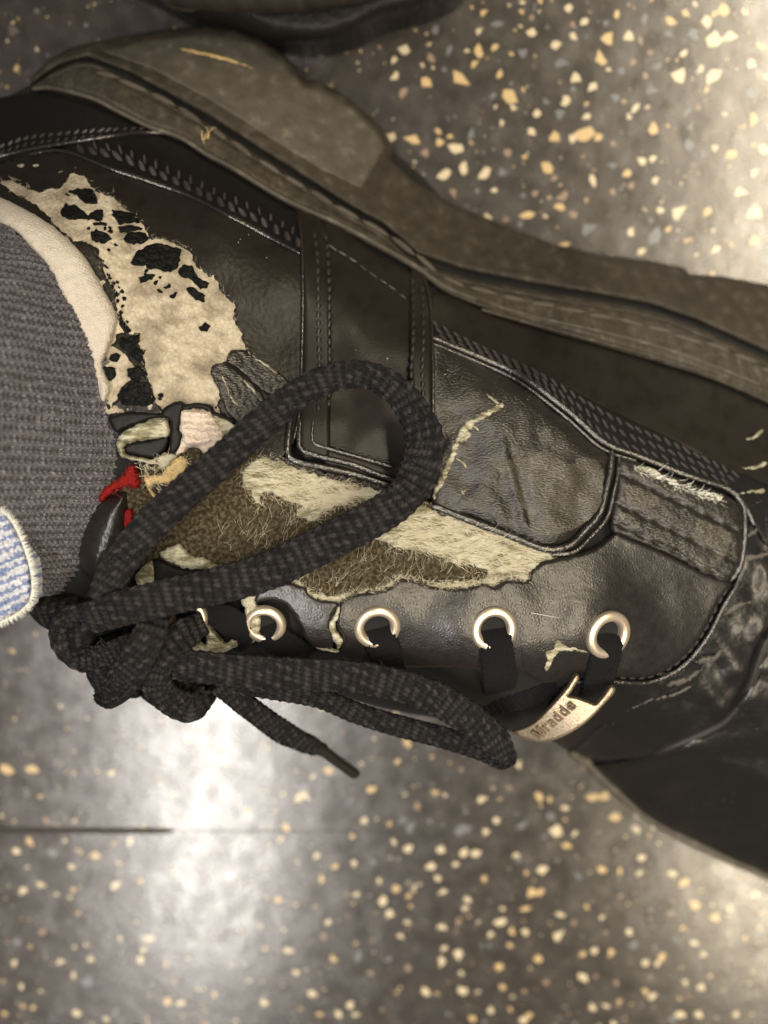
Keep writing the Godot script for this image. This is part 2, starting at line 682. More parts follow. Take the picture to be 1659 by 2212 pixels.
# ------------------------------------------------------------------ materials
func noise_map(freq: float, type: int, oct: int, stops: Array, size := 512, ret := -1) -> NoiseTexture2D:
	var n := FastNoiseLite.new()
	n.seed = 100 + int(freq * 1000.0) + oct
	n.frequency = freq
	n.noise_type = type
	n.fractal_octaves = oct
	n.fractal_type = FastNoiseLite.FRACTAL_FBM if oct > 1 else FastNoiseLite.FRACTAL_NONE
	if ret >= 0:
		n.cellular_return_type = ret
	var t := NoiseTexture2D.new()
	t.width = size
	t.height = size
	t.seamless = true
	t.noise = n
	if stops.size():
		var g := Gradient.new()
		var offs := PackedFloat32Array()
		var cols := PackedColorArray()
		for s in stops:
			offs.append(s[0])
			cols.append((s[1] as Color).linear_to_srgb() if s[1] is Color else Color(s[1], s[1], s[1]))
		g.offsets = offs
		g.colors = cols
		t.color_ramp = g
	return t

func mat(nm: String, c: Color, rough: float, o := {}) -> StandardMaterial3D:
	var m := StandardMaterial3D.new()
	m.resource_name = nm
	m.albedo_color = c.linear_to_srgb()
	m.roughness = rough
	if o.has("tex"):
		m.albedo_texture = o.tex
	if o.has("rtex"):
		m.roughness_texture = o.rtex
	if o.has("bump"):
		m.heightmap_enabled = true
		m.heightmap_texture = o.bump
		m.heightmap_scale = o.depth
	if o.has("scale"):
		var s: float = o.scale
		m.uv1_scale = Vector3(s, s * o.get("stretch", 1.0), s)
	if o.has("metal"):
		m.metallic = o.metal
	if o.has("spec"):
		m.metallic_specular = o.spec
	if o.has("sheen"):
		m.rim_enabled = true
		m.rim = o.sheen
		m.rim_tint = 0.5
	M[nm] = m
	return m

func make_materials() -> void:
	var CE := FastNoiseLite.TYPE_CELLULAR
	var SI := FastNoiseLite.TYPE_SIMPLEX
	var grain := noise_map(0.05, CE, 1, [], 512, FastNoiseLite.RETURN_DISTANCE2_SUB)
	var wrinkle := noise_map(0.022, SI, 5, [])
	var scuff := noise_map(0.012, SI, 5, [[0.0, 0.82], [0.45, 0.92], [0.62, 1.0], [1.0, 0.9]])
	var leather_tone := noise_map(0.009, SI, 5, [[0.0, Color(0.70, 0.66, 0.60)], [0.5, Color(1, 0.97, 0.92)], [0.8, Color(1.5, 1.35, 1.15).clamp()], [1.0, Color(1, 1, 1)]])
	var fine := noise_map(0.11, SI, 4, [])
	mat("leather", Color(0.015, 0.013, 0.0105), 0.42, {"spec": 0.32, "bump": fine, "depth": 0.003, "rtex": scuff, "scale": 3.2, "tex": leather_tone})
	mat("leather_grain", Color(0.015, 0.0125, 0.01), 0.36, {"spec": 0.6, "bump": noise_map(0.03, SI, 5, []), "depth": 0.014, "rtex": scuff, "scale": 5.0, "stretch": 2.4, "tex": leather_tone})
	mat("leather_vamp", Color(0.0135, 0.012, 0.0112), 0.38, {"spec": 0.58, "bump": grain, "depth": 0.004, "rtex": scuff, "scale": 6.0, "tex": leather_tone})
	mat("leather_worn_sheen", Color(0.050, 0.045, 0.036), 0.30, {"spec": 0.85, "bump": noise_map(0.03, SI, 5, []), "depth": 0.02, "scale": 5.0, "stretch": 3.0, "tex": noise_map(0.02, SI, 5, [[0.0, Color(0.4, 0.36, 0.3)], [0.5, Color(0.9, 0.88, 0.8)], [1.0, Color(1, 1, 1)]])})  # worn leather, its sheen partly put into the lighter colour
	mat("leather_toe", Color(0.0095, 0.009, 0.0085), 0.36, {"spec": 0.52, "bump": wrinkle, "depth": 0.006, "rtex": scuff, "scale": 4.0})
	mat("leather_matt", Color(0.008, 0.0075, 0.007), 0.5, {"spec": 0.3, "bump": wrinkle, "depth": 0.008, "scale": 4.0})
	mat("leather_edge", Color(0.016, 0.014, 0.012), 0.25, {"spec": 0.8, "bump": wrinkle, "depth": 0.01, "scale": 6.0})
	mat("flake", Color(0.006, 0.0065, 0.006), 0.55, {"spec": 0.22, "bump": wrinkle, "depth": 0.03, "scale": 6.0})
	mat("thread", Color(0.02, 0.0175, 0.0165), 0.5, {"spec": 0.36})
	mat("thread_light", Color(0.022, 0.019, 0.017), 0.45, {"spec": 0.5})
	var dust := noise_map(0.014, SI, 6, [[0.0, Color(0.060, 0.053, 0.043)], [0.45, Color(0.076, 0.068, 0.055)], [0.7, Color(0.086, 0.077, 0.063)], [1.0, Color(0.15, 0.135, 0.11)]])
	mat("rubber", Color(1, 1, 1), 0.72, {"spec": 0.22, "tex": dust, "bump": noise_map(0.12, SI, 4, []), "depth": 0.01, "scale": 2.2})
	mat("rubber_welt", Color(0.56, 0.54, 0.5), 0.5, {"spec": 0.28, "tex": dust, "bump": wrinkle, "depth": 0.03, "scale": 3.0, "stretch": 0.6})
	mat("rubber_waist", Color(0.52, 0.5, 0.47), 0.6, {"spec": 0.25, "tex": dust, "bump": wrinkle, "depth": 0.02, "scale": 2.2})
	mat("rubber_dark", Color(0.014, 0.0125, 0.0115), 0.5, {"spec": 0.3, "bump": wrinkle, "depth": 0.02, "scale": 3.0})
	var crack := noise_map(0.05, CE, 3, [[0.0, Color(0.30, 0.27, 0.215)], [0.12, Color(0.40, 0.365, 0.30)], [0.3, Color(0.455, 0.42, 0.345)], [0.6, Color(0.485, 0.445, 0.365)], [1.0, Color(0.52, 0.485, 0.41)]], 1024, FastNoiseLite.RETURN_DISTANCE2_SUB)
	mat("lining", Color(0.93, 0.9, 0.84), 0.9, {"spec": 0.12, "tex": crack, "bump": noise_map(0.07, SI, 5, []), "depth": 0.016, "scale": 2.0})
	var dirt := noise_map(0.01, SI, 5, [[0.0, Color(0.50, 0.48, 0.46)], [0.4, Color(0.78, 0.76, 0.74)], [0.6, Color(1, 1, 1)], [1.0, Color(1, 1, 1)]])
	for k in ["lining"]:
		M[k].detail_enabled = true
		M[k].detail_blend_mode = BaseMaterial3D.BLEND_MODE_MUL
		M[k].detail_albedo = dirt
	mat("binding", Color(0.48, 0.44, 0.375), 0.95, {"spec": 0.12, "bump": noise_map(0.1, SI, 4, []), "depth": 0.02, "scale": 4.0})
	var torn := noise_map(0.008, SI, 6, [[0.0, Color(0.16, 0.145, 0.095)], [0.4, Color(0.32, 0.30, 0.21)], [0.55, Color(0.46, 0.44, 0.34)], [1.0, Color(0.62, 0.60, 0.5)]])
	mat("torn", Color(0.92, 0.92, 0.88), 0.95, {"spec": 0.1, "tex": torn, "bump": noise_map(0.03, SI, 5, []), "depth": 0.035, "scale": 3.4, "stretch": 3.2})
	mat("torn_grey", Color(0.10, 0.09, 0.078), 0.7, {"spec": 0.3, "bump": noise_map(0.05, SI, 5, []), "depth": 0.03, "scale": 5.0})
	mat("torn_cloth", Color(0.62, 0.53, 0.45), 0.9, {"spec": 0.2, "bump": noise_map(0.06, SI, 5, []), "depth": 0.03, "scale": 5.0})
	mat("torn_yellow", Color(0.62, 0.45, 0.2), 0.9, {"spec": 0.15, "bump": wrinkle, "depth": 0.05, "scale": 6.0})
	var felt := noise_map(0.045, SI, 5, [[0.0, Color(0.018, 0.015, 0.008)], [0.5, Color(0.050, 0.043, 0.026)], [1.0, Color(0.13, 0.115, 0.08)]])
	mat("felt", Color(1.0, 0.94, 0.92), 1.0, {"spec": 0.08, "tex": felt, "bump": felt, "depth": 0.06, "scale": 3.5})
	mat("fibre_cream", Color(0.55, 0.5, 0.38), 0.9, {"spec": 0.1})
	mat("fibre_white", Color(0.7, 0.7, 0.62), 0.9, {"spec": 0.1})
	mat("fibre_brown", Color(0.095, 0.085, 0.062), 0.9, {"spec": 0.08})
	mat("fibre_grey", Color(0.12, 0.115, 0.12), 0.9, {"spec": 0.1})
	mat("red_cloth", Color(0.30, 0.022, 0.02), 0.85, {"spec": 0.12, "bump": noise_map(0.1, SI, 3, []), "depth": 0.05, "scale": 6.0})
	mat("lace", Color(0.015, 0.0145, 0.016), 0.7, {"spec": 0.14, "sheen": 0.05, "bump": noise_map(0.2, SI, 3, []), "depth": 0.02, "scale": 5.0})
	mat("lace_flat", Color(0.011, 0.011, 0.012), 0.75, {"spec": 0.16, "sheen": 0.1, "bump": noise_map(0.2, SI, 3, []), "depth": 0.03, "scale": 5.0})
	mat("aglet", Color(0.018, 0.015, 0.012), 0.35)
	var tarnish := noise_map(0.03, SI, 5, [[0.0, Color(0.45, 0.38, 0.3)], [0.4, Color(0.85, 0.8, 0.75)], [1.0, Color(1, 1, 1)]])
	mat("brass", Color(0.76, 0.67, 0.54), 0.36, {"tex": tarnish, "metal": 0.75, "bump": noise_map(0.05, SI, 4, []), "depth": 0.004, "scale": 8.0})
	mat("tag_metal", Color(0.60, 0.52, 0.40), 0.42, {"tex": tarnish, "metal": 0.85, "bump": noise_map(0.05, SI, 4, []), "depth": 0.006, "scale": 8.0})
	mat("tag_letter", Color(0.22, 0.17, 0.115), 0.45, {"metal": 0.8})
	mat("hole", Color(0.003, 0.003, 0.003), 0.9)
	var heather := noise_map(0.03, SI, 6, [[0.0, Color(0.062, 0.055, 0.06)], [0.45, Color(0.115, 0.102, 0.108)], [0.7, Color(0.17, 0.15, 0.152)], [1.0, Color(0.3, 0.27, 0.26)]])
	mat("sock", Color(1, 1, 1), 0.95, {"spec": 0.08, "tex": heather, "scale": 5.0, "sheen": 0.3, "bump": noise_map(0.2, SI, 3, []), "depth": 0.03})
	var ground_tone := noise_map(0.012, SI, 6, [[0.0, Color(0.024, 0.020, 0.0165)], [0.5, Color(0.034, 0.0285, 0.0235)], [1.0, Color(0.050, 0.043, 0.036)]], 1024)
	var ground_rough := noise_map(0.02, SI, 6, [[0.0, 0.66], [0.5, 0.82], [1.0, 1.0]], 512)
	mat("ground", Color(1, 1, 1), 0.30, {"tex": ground_tone, "rtex": ground_rough, "bump": noise_map(0.012, SI, 4, []), "depth": 0.006, "scale": 1.6, "spec": 0.68})
	mat("joint_worn", Color(0.026, 0.022, 0.018), 0.4, {"spec": 0.4})
	mat("joint", Color(0.02, 0.016, 0.012), 0.6)
	mat("chip_tan", Color(0.46, 0.335, 0.165), 0.26, {"spec": 0.6})
	mat("chip_cream", Color(0.50, 0.425, 0.285), 0.26, {"spec": 0.6})
	mat("chip_grey", Color(0.125, 0.13, 0.135), 0.26, {"spec": 0.6})
	mat("chip_pink", Color(0.23, 0.165, 0.115), 0.26, {"spec": 0.6})
	mat("chip_dark", Color(0.1, 0.085, 0.07), 0.26, {"spec": 0.6})
	# denim twill: pale blue and white diagonal cords
	var im := Image.create(256, 256, false, Image.FORMAT_RGBA8)
	for y in 256:
		for x in 256:
			var w := 0.5 + 0.5 * sin(TAU * (y * 12.0 + x * 5.0) / 256.0 + 0.9 * n1.get_noise_2d(x * 3.0, y * 3.0) * 3.0)
			var f := smoothstep(0.35, 0.8, w + 0.35 * n2.get_noise_2d(x * 2.0, y * 2.0))
			var c := Color(0.60, 0.63, 0.68).lerp(Color(0.06, 0.12, 0.36), f * 0.75)
			im.set_pixel(x, y, c.linear_to_srgb())
	mat("denim", Color(1, 1, 1), 0.95, {"spec": 0.08, "tex": ImageTexture.create_from_image(im), "scale": 4.2, "bump": noise_map(0.1, SI, 4, []), "depth": 0.04, "sheen": 0.3})
	var lw := Image.create(256, 256, false, Image.FORMAT_RGBA8)
	var sw := Image.create(256, 256, false, Image.FORMAT_RGBA8)
	var pick := PackedFloat32Array()
	for i in 64:
		pick.append(rng.randf())
	for y in 256:
		for x in 256:
			var gx := x / 32.0 + 0.3 * n2.get_noise_2d(x * 1.5 + 70.0, y * 1.5)
			var gy := y / 32.0 + 0.4 * n2.get_noise_2d(x * 1.5, y * 1.5 + 900.0)
			var rib := absf(sin(PI * gx))
			var yy := gy + 0.5 * posmod(floori(gx), 2) + 0.7 * (fposmod(gx, 1.0) - 0.5)
			var col := 0.5 + 0.5 * sin(TAU * yy)
			var h := pick[posmod(floori(gx), 8) * 8 + int(fposmod(yy + 0.25, 8.0))]
			var f := pow(rib, 1.1) * (0.42 + 0.58 * pow(col, 1.3)) * (0.15 + 0.85 * h) + 0.5 * n2.get_noise_2d(x * 5.0, y * 5.0) + 0.25 * n1.get_noise_2d(x * 3.0, y * 3.0)
			lw.set_pixel(x, y, Color(0.0065, 0.0064, 0.007).lerp(Color(0.052, 0.050, 0.051), clampf(f, 0.0, 1.0)).linear_to_srgb())  # shade in the gaps between threads is put into the colour
			# knit: rib ridges and slanted loops, their light and shade put into the colour
			var rx := fposmod(gx, 1.0)
			var ridge := exp(-pow((minf(rx, 1.0 - rx)) / 0.09, 2.0))
			var lp := 0.5 + 0.5 * sin(TAU * (gy - 0.9 * (rx - 0.5) * signf(rx - 0.62) * 1.2))
			var hh := pick[posmod(floori(gx), 8) * 8 + posmod(floori(gy), 8)]
			var g := (pow(lp, 1.5) * (0.35 + 0.6 * hh) * (1.0 - ridge) * smoothstep(0.1, 0.25, rx) * smoothstep(1.0, 0.88, rx)) + ridge * 0.7 + 0.22 * n2.get_noise_2d(x * 4.0 + 300.0, y * 4.0)
			sw.set_pixel(x, y, Color(0.033, 0.031, 0.036).lerp(Color(0.218, 0.208, 0.222), clampf(g, 0.0, 1.0)).linear_to_srgb())
	mat("lace_weave", Color(1, 1, 1), 0.8, {"spec": 0.12, "tex": ImageTexture.create_from_image(lw), "bump": ImageTexture.create_from_image(lw), "depth": 0.03, "scale": 0.125})
	mat("lace_knot", Color(1, 1, 1), 0.8, {"spec": 0.12, "tex": ImageTexture.create_from_image(lw), "scale": 6.6, "stretch": 1.8})
	mat("sock_knit", Color(1, 1, 1), 0.95, {"spec": 0.08, "tex": ImageTexture.create_from_image(sw), "scale": 0.125, "sheen": 0.15})
	make_bead()

# ------------------------------------------------------------------ the floor
func make_floor() -> void:
	var f := MeshInstance3D.new()
	f.name = "floor"
	var b := BoxMesh.new()
	b.size = Vector3(5, 0.04, 5)
	f.mesh = b
	f.position = Vector3(0, -0.02, 0)
	var gm: StandardMaterial3D = M.ground
	gm.uv1_triplanar = true
	gm.uv1_world_triplanar = true
	gm.uv1_scale = Vector3.ONE * 9.0
	f.material_override = gm
	f.set_meta("kind", "structure")
	add_child(f)
	var j := panel("floor_joint", [S("-140 1790 120 1789 340 1790 374 1794 340 1801 120 1800 -140 1800")], {"hf": func(_u, _v): return 0.2, "cell": 4.0, "th": 0.5, "bev": 8.0, "skirt": 0.4}, M.joint, self)
	j.set_meta("kind", "structure")
	var j2 := panel("floor_joint", [S("374 1793.5 700 1794 1100 1795 1100 1797.5 700 1796.8 374 1796")], {"hf": func(_u, _v): return 0.02, "cell": 2.0, "th": 0.04, "bev": 2.0, "skirt": 0.1, "sharp": true}, M.joint_worn, self)
	j2.set_meta("kind", "structure")
	# chip shapes
	var shapes := []
	for k in 14:
		var n := rng.randi_range(4, 7)
		var V := PackedVector3Array()
		var N := PackedVector3Array()
		var I := PackedInt32Array()
		var ring := PackedVector2Array()
		var el := rng.randf_range(0.5, 1.0)
		for i in n:
			var a := TAU * (i + rng.randf_range(-0.3, 0.3)) / n
			var r := rng.randf_range(0.30, 0.60)
			ring.append(Vector2(cos(a) * r, sin(a) * r * el))
		V.append(Vector3(0, 1, 0))
		N.append(Vector3.UP)
		for i in n:
			V.append(Vector3(ring[i].x, 0.8, ring[i].y))
			N.append(Vector3.UP)
		for i in n:
			I.append_array(PackedInt32Array([0, 1 + i, 1 + (i + 1) % n]))
		for i in n:
			var p := ring[i]
			var q := ring[(i + 1) % n]
			var nn := Vector3(q.y - p.y, 0, -(q.x - p.x)).normalized()
			var c := V.size()
			V.append_array(PackedVector3Array([Vector3(p.x, 0.8, p.y), Vector3(q.x, 0.8, q.y), Vector3(q.x, -3, q.y), Vector3(p.x, -3, p.y)]))
			N.append_array(PackedVector3Array([nn, nn, nn, nn]))
			I.append_array(PackedInt32Array([c, c + 2, c + 1, c, c + 3, c + 2]))
		shapes.append(arrays(V, N, PackedVector2Array(), I))
	var spots := []     # [u, v, size in grid units, material]
	var tops := {
		"chip_tan": "120 95 50 430 55 40 965 165 74 935 255 68 1010 60 50 1240 90 46 1300 55 46 1475 45 60 1630 200 40 410 220 50 390 275 40 480 205 35 185 350 60 335 345 85 545 410 75 120 600 70 235 570 45 240 615 50 740 590 66 865 580 82 930 595 46 1600 515 60 1505 670 52 1400 910 52 1050 750 45 705 730 62 760 895 46 620 925 66 50 710 60 775 1065 62 1600 1040 45 95 780 46 295 890 44 1165 555 58 500 320 36 1430 60 30",
		"chip_cream": "600 12 36 800 30 40 870 95 40 640 145 50 740 190 52 815 155 46 1060 155 62 1345 15 36 1400 90 60 1420 180 76 1485 160 74 1560 55 46 1585 270 46 1275 330 88 1370 300 42 1425 330 72 1295 230 36 970 300 30 905 370 56 830 335 62 410 135 40 90 220 58 45 255 40 50 330 46 560 465 40 790 435 56 1085 465 50 1060 505 35 660 495 40 880 500 46 310 640 60 510 530 35 640 565 46 815 600 52 1115 695 46 1160 685 40 1430 640 40 1600 745 46 1540 830 66 1605 915 92 1270 920 84 1195 905 40 1170 780 40 900 780 56 435 750 56 345 725 50 260 755 56 445 945 50 480 820 36 205 865 35 160 790 40 20 600 76 1065 1005 46 1110 1085 40 1430 1080 52 1640 640 50 1655 330 40",
		"chip_grey": "490 100 54 1130 80 62 1155 390 62 1180 290 46 1030 310 36 765 270 62 600 230 56 1000 420 46 700 440 36 380 575 50 1315 630 58 990 715 46 510 745 52 590 970 36 880 990 84 1170 1020 74 1340 150 60 280 215 46 220 130 46 1230 150 50 1590 400 60 1310 480 50 760 490 60 1380 660 40 1640 30 60",
		"chip_pink": "640 75 30 205 250 40 1075 270 35 1130 325 35 180 660 50 735 770 35 775 850 60 820 930 46 300 830 50 530 950 40 635 1040 56 655 835 35 990 830 35 1070 800 35 530 660 40 85 400 46 1110 180 40 990 620 30"
	}
	for k in tops:
		var a: PackedFloat64Array = tops[k].split_floats(" ", false)
		for i in range(0, a.size() - 2, 3):
			spots.append([829.0 + a[i] * 0.5, a[i + 1] * 0.5, a[i + 2] * 0.5, k])
	var lows := {
		"chip_tan": "535 112 26 615 145 30 605 172 20 65 178 30 205 205 26 710 25 30 800 65 32 695 255 26 725 230 22 855 280 24 600 300 22 720 430 28 1165 80 26 1280 80 30 1304 80 30 1330 125 32 1300 235 26 1340 240 22 1480 265 30 1500 312 34 1545 340 36 1225 185 22 1150 285 40 1168 283 28 1045 255 24 1105 370 26 1135 320 28 1080 445 26 1085 490 22 1165 430 26 1260 420 22 1320 415 30 1395 500 24 360 520 26 1145 550 24 1020 560 26 70 20 30 860 3 26 880 -36 24 940 70 24 760 165 20 1100 400 22 1430 425 24 690 550 22",
		"chip_cream": "240 30 26 445 170 26 35 195 26 155 230 20 280 175 24 660 78 32 675 35 22 785 130 24 765 222 22 685 205 24 770 290 22 825 305 30 820 260 24 840 330 26 625 412 30 710 350 20 880 190 30 850 175 22 950 195 26 930 230 30 1000 200 28 1026 200 28 985 225 20 1050 155 26 1040 85 32 1070 130 22 1205 155 38 1240 160 22 1220 102 30 1375 150 22 1410 145 20 1435 148 20 1385 210 24 1380 245 22 1455 245 30 1630 290 26 1575 320 22 1170 235 34 1115 205 22 955 285 26 1010 300 22 1005 320 20 1080 350 30 1085 320 22 1060 375 24 1135 370 26 1210 335 26 1205 380 40 955 360 28 990 420 34 955 435 32 960 405 24 1000 500 34 995 460 20 920 500 28 1285 410 22 1260 470 28 1300 340 20 1395 440 22 1420 440 24 1410 510 22 1470 550 26 1510 550 26 1515 490 28 1480 480 22 1590 550 24 1520 420 22 1500 395 20 1360 370 22 1310 530 22 1280 535 30 1130 560 30 865 380 24 880 350 20 945 255 22 30 440 24 50 280 30 90 270 26 130 435 24 160 465 22 195 430 24 250 270 26 260 385 22 305 430 24 320 385 26 390 525 22 310 410 20 45 490 26 165 545 26 230 560 20 570 525 28 675 505 28 730 550 24 755 530 28 770 550 22 650 80 40 1060 540 24 640 460 22 1000 -20 22 1120 10 24",
		"chip_grey": "1130 140 34 885 145 36 870 130 30 1120 215 26 190 480 40 1370 400 30 655 60 40 1190 120 26 775 425 34 840 430 26 1450 560 30 1000 150 40 110 200 30 400 330 40 1250 250 24 540 40 30 250 545 30",
		"chip_pink": "1100 60 22 900 100 22 990 350 20 1240 350 22 1450 330 22 700 380 22 800 460 24 1180 480 20 880 450 22 1330 480 22 100 130 24 170 330 22 90 370 24 225 150 20"
	}
	for k in lows:
		var a: PackedFloat64Array = lows[k].split_floats(" ", false)
		for i in range(0, a.size() - 2, 3):
			spots.append([a[i], a[i + 1] + 1642.0, a[i + 2] * 0.95, k])
	spots.sort_custom(func(p, q): return p[2] > q[2])
	var traced := spots.size()
	for i in traced:
		var q: Array = spots[i]
		if i >= 296:
			break
		chip(q, shapes, f)
	# the rest of the chips, over the same floor in and out of view
	var rest := SurfaceTool.new()
	rest.begin(Mesh.PRIMITIVE_TRIANGLES)
	var names := ["chip_tan", "chip_cream", "chip_grey", "chip_pink", "chip_dark"]
	var pools := {}
	for k in names:
		pools[k] = []
	for i in range(mini(296, traced), traced):
		pools[spots[i][3]].append(spots[i])
	for i in 9000:
		var u := rng.randf_range(-700, 2300)
		var v := rng.randf_range(-500, 2900)
		var big: bool = rng.randf() < 0.07
		var inside := u > 40 and u < 1640 and v > 20 and v < 2200
		if big and inside:
			continue
		var sz := rng.randf_range(18, 34) if big else 4.0 + 12.0 * pow(rng.randf(), 2.0)
		var clear := true
		for q in spots:
			if absf(q[0] - u) < (q[2] + sz) * 0.55 and absf(q[1] - v) < (q[2] + sz) * 0.55:
				clear = false
				break
		if not clear:
			continue
		var r := rng.randf()
		pools[names[0 if r < 0.22 else 1 if r < 0.42 else 2 if r < 0.62 else 3 if r < 0.8 else 4]].append([u, v, sz, ""])
	for k in names:
		var mm := MultiMesh.new()
		mm.transform_format = MultiMesh.TRANSFORM_3D
		mm.mesh = shapes[names.find(k)]
		mm.instance_count = pools[k].size()
		for i in pools[k].size():
			var q: Array = pools[k][i]
			mm.set_instance_transform(i, chip_place(q, f))
		var o := MultiMeshInstance3D.new()
		o.name = "small_stone_chips"
		o.multimesh = mm
		o.material_override = M[k]
		o.set_meta("kind", "stuff")
		f.add_child(o, true)

func chip_place(q: Array, f: Node3D) -> Transform3D:
	var s: float = q[2] * upm(0.0) * 1.02
	var b := Basis(Vector3.UP, rng.randf() * TAU) * Basis.from_scale(Vector3(s, 0.00006 + 0.00002 * rng.randf(), s))
	return Transform3D(b, pt(q[0], q[1], 0.0) - f.position)

func chip(q: Array, shapes: Array, f: Node3D) -> void:
	var o := put("stone_chip", shapes[rng.randi() % shapes.size()], M[q[3]], f)
	o.transform = chip_place(q, f)

# ------------------------------------------------------------------ the edge of another dark shoe at the top
func make_other_shoe() -> void:
	var o := thing("dark_shoe", "plain dark shoe partly seen at the top edge, behind the torn shoe's heel", "shoe", pt(640, -60, 0.0))
	panel("outsole", [S("250 -60 345 0 430 46 500 58 560 80 600 92 700 97 780 74 830 47 930 20 1010 -30 1060 -160 1000 -420 600 -520 300 -420 200 -200")], {"hf": func(_u, _v): return 8.0, "th": 12.0, "bev": 46.0, "skirt": -1.0, "cell": 9.0}, M.rubber_dark, o)
	panel("upper", [S("300 -60 345 -6 380 14 500 28 600 30 700 21 800 2 870 -40 900 -160 800 -400 450 -420 280 -200")], {"hf": func(_u, _v): return 18.0, "th": 24.0, "bev": 170.0, "skirt": 2.0, "cell": 9.0}, M.rubber, o)

# ------------------------------------------------------------------ loose fibres along a line or over an area (one part, uncountable)
func fibres(nm: String, spots: PackedVector2Array, count: int, len_mm: float, z: float, lift: float, dir: float, spread: float, m: Material, parent: Node, wid := 0.07) -> void:
	var V := PackedVector3Array()
	var N := PackedVector3Array()
	var I := PackedInt32Array()
	var org := root_of(parent)
	for i in count:
		var p := spots[rng.randi() % spots.size()] + Vector2(rng.randfn(), rng.randfn()) * 4.0
		var a := deg_to_rad(dir + rng.randfn() * spread)
		var y := base(p.x, p.y) + z
		var q := pt(p.x, p.y, y * 0.001)
		var d := Vector3(cos(a), 0, sin(a))
		var l := len_mm * rng.randf_range(0.4, 1.3) * 0.001
		var curl := rng.randf_range(-1.4, 1.4)
		var up := lift * rng.randf_range(0.2, 1.2) * 0.001
		var w := wid * 0.001 * rng.randf_range(0.6, 1.3)
		var c := V.size()
		for k in 5:
			var t := k / 4.0
			var dd := d.rotated(Vector3.UP, curl * t)
			var s := Vector3(-dd.z, 0, dd.x)
			var ww := w * (1.0 - 0.7 * t)
			var yy := sin(t * PI * 0.8) * up
			V.append_array(PackedVector3Array([q + Vector3(0, yy, 0) + s * ww - org, q + Vector3(0, yy + ww, 0) - org, q + Vector3(0, yy, 0) - s * ww - org]))
			N.append_array(PackedVector3Array([(s + Vector3.UP).normalized(), Vector3.UP, (Vector3.UP - s).normalized()]))
			if k > 0:
				var e := c + k * 3
				I.append_array(PackedInt32Array([e, e - 3, e + 1, e + 1, e - 3, e - 2, e + 1, e - 2, e + 2, e + 2, e - 2, e - 1]))
			q += dd * l / 4.0
	var o := put(nm, arrays(V, N, PackedVector2Array(), I), m, parent)
	o.set_meta("kind", "stuff")

func scatter(poly: PackedVector2Array, count: int) -> PackedVector2Array:
	var r := PackedVector2Array()
	var lo := poly[0]
	var hi := poly[0]
	for p in poly:
		lo = lo.min(p)
		hi = hi.max(p)
	var guard := 0
	while r.size() < count and guard < count * 20:
		guard += 1
		var p := Vector2(rng.randf_range(lo.x, hi.x), rng.randf_range(lo.y, hi.y))
		if Geometry2D.is_point_in_polygon(p, poly):
			r.append(p)
	return r

# ------------------------------------------------------------------ the torn shoe
func fuzz(amp: float, f: float) -> Callable:
	return func(u, v, _d): return amp * (n2.get_noise_2d(u * f, v * f) + 0.5 * n2.get_noise_2d(u * f * 2.3 + 90, v * f * 2.3))

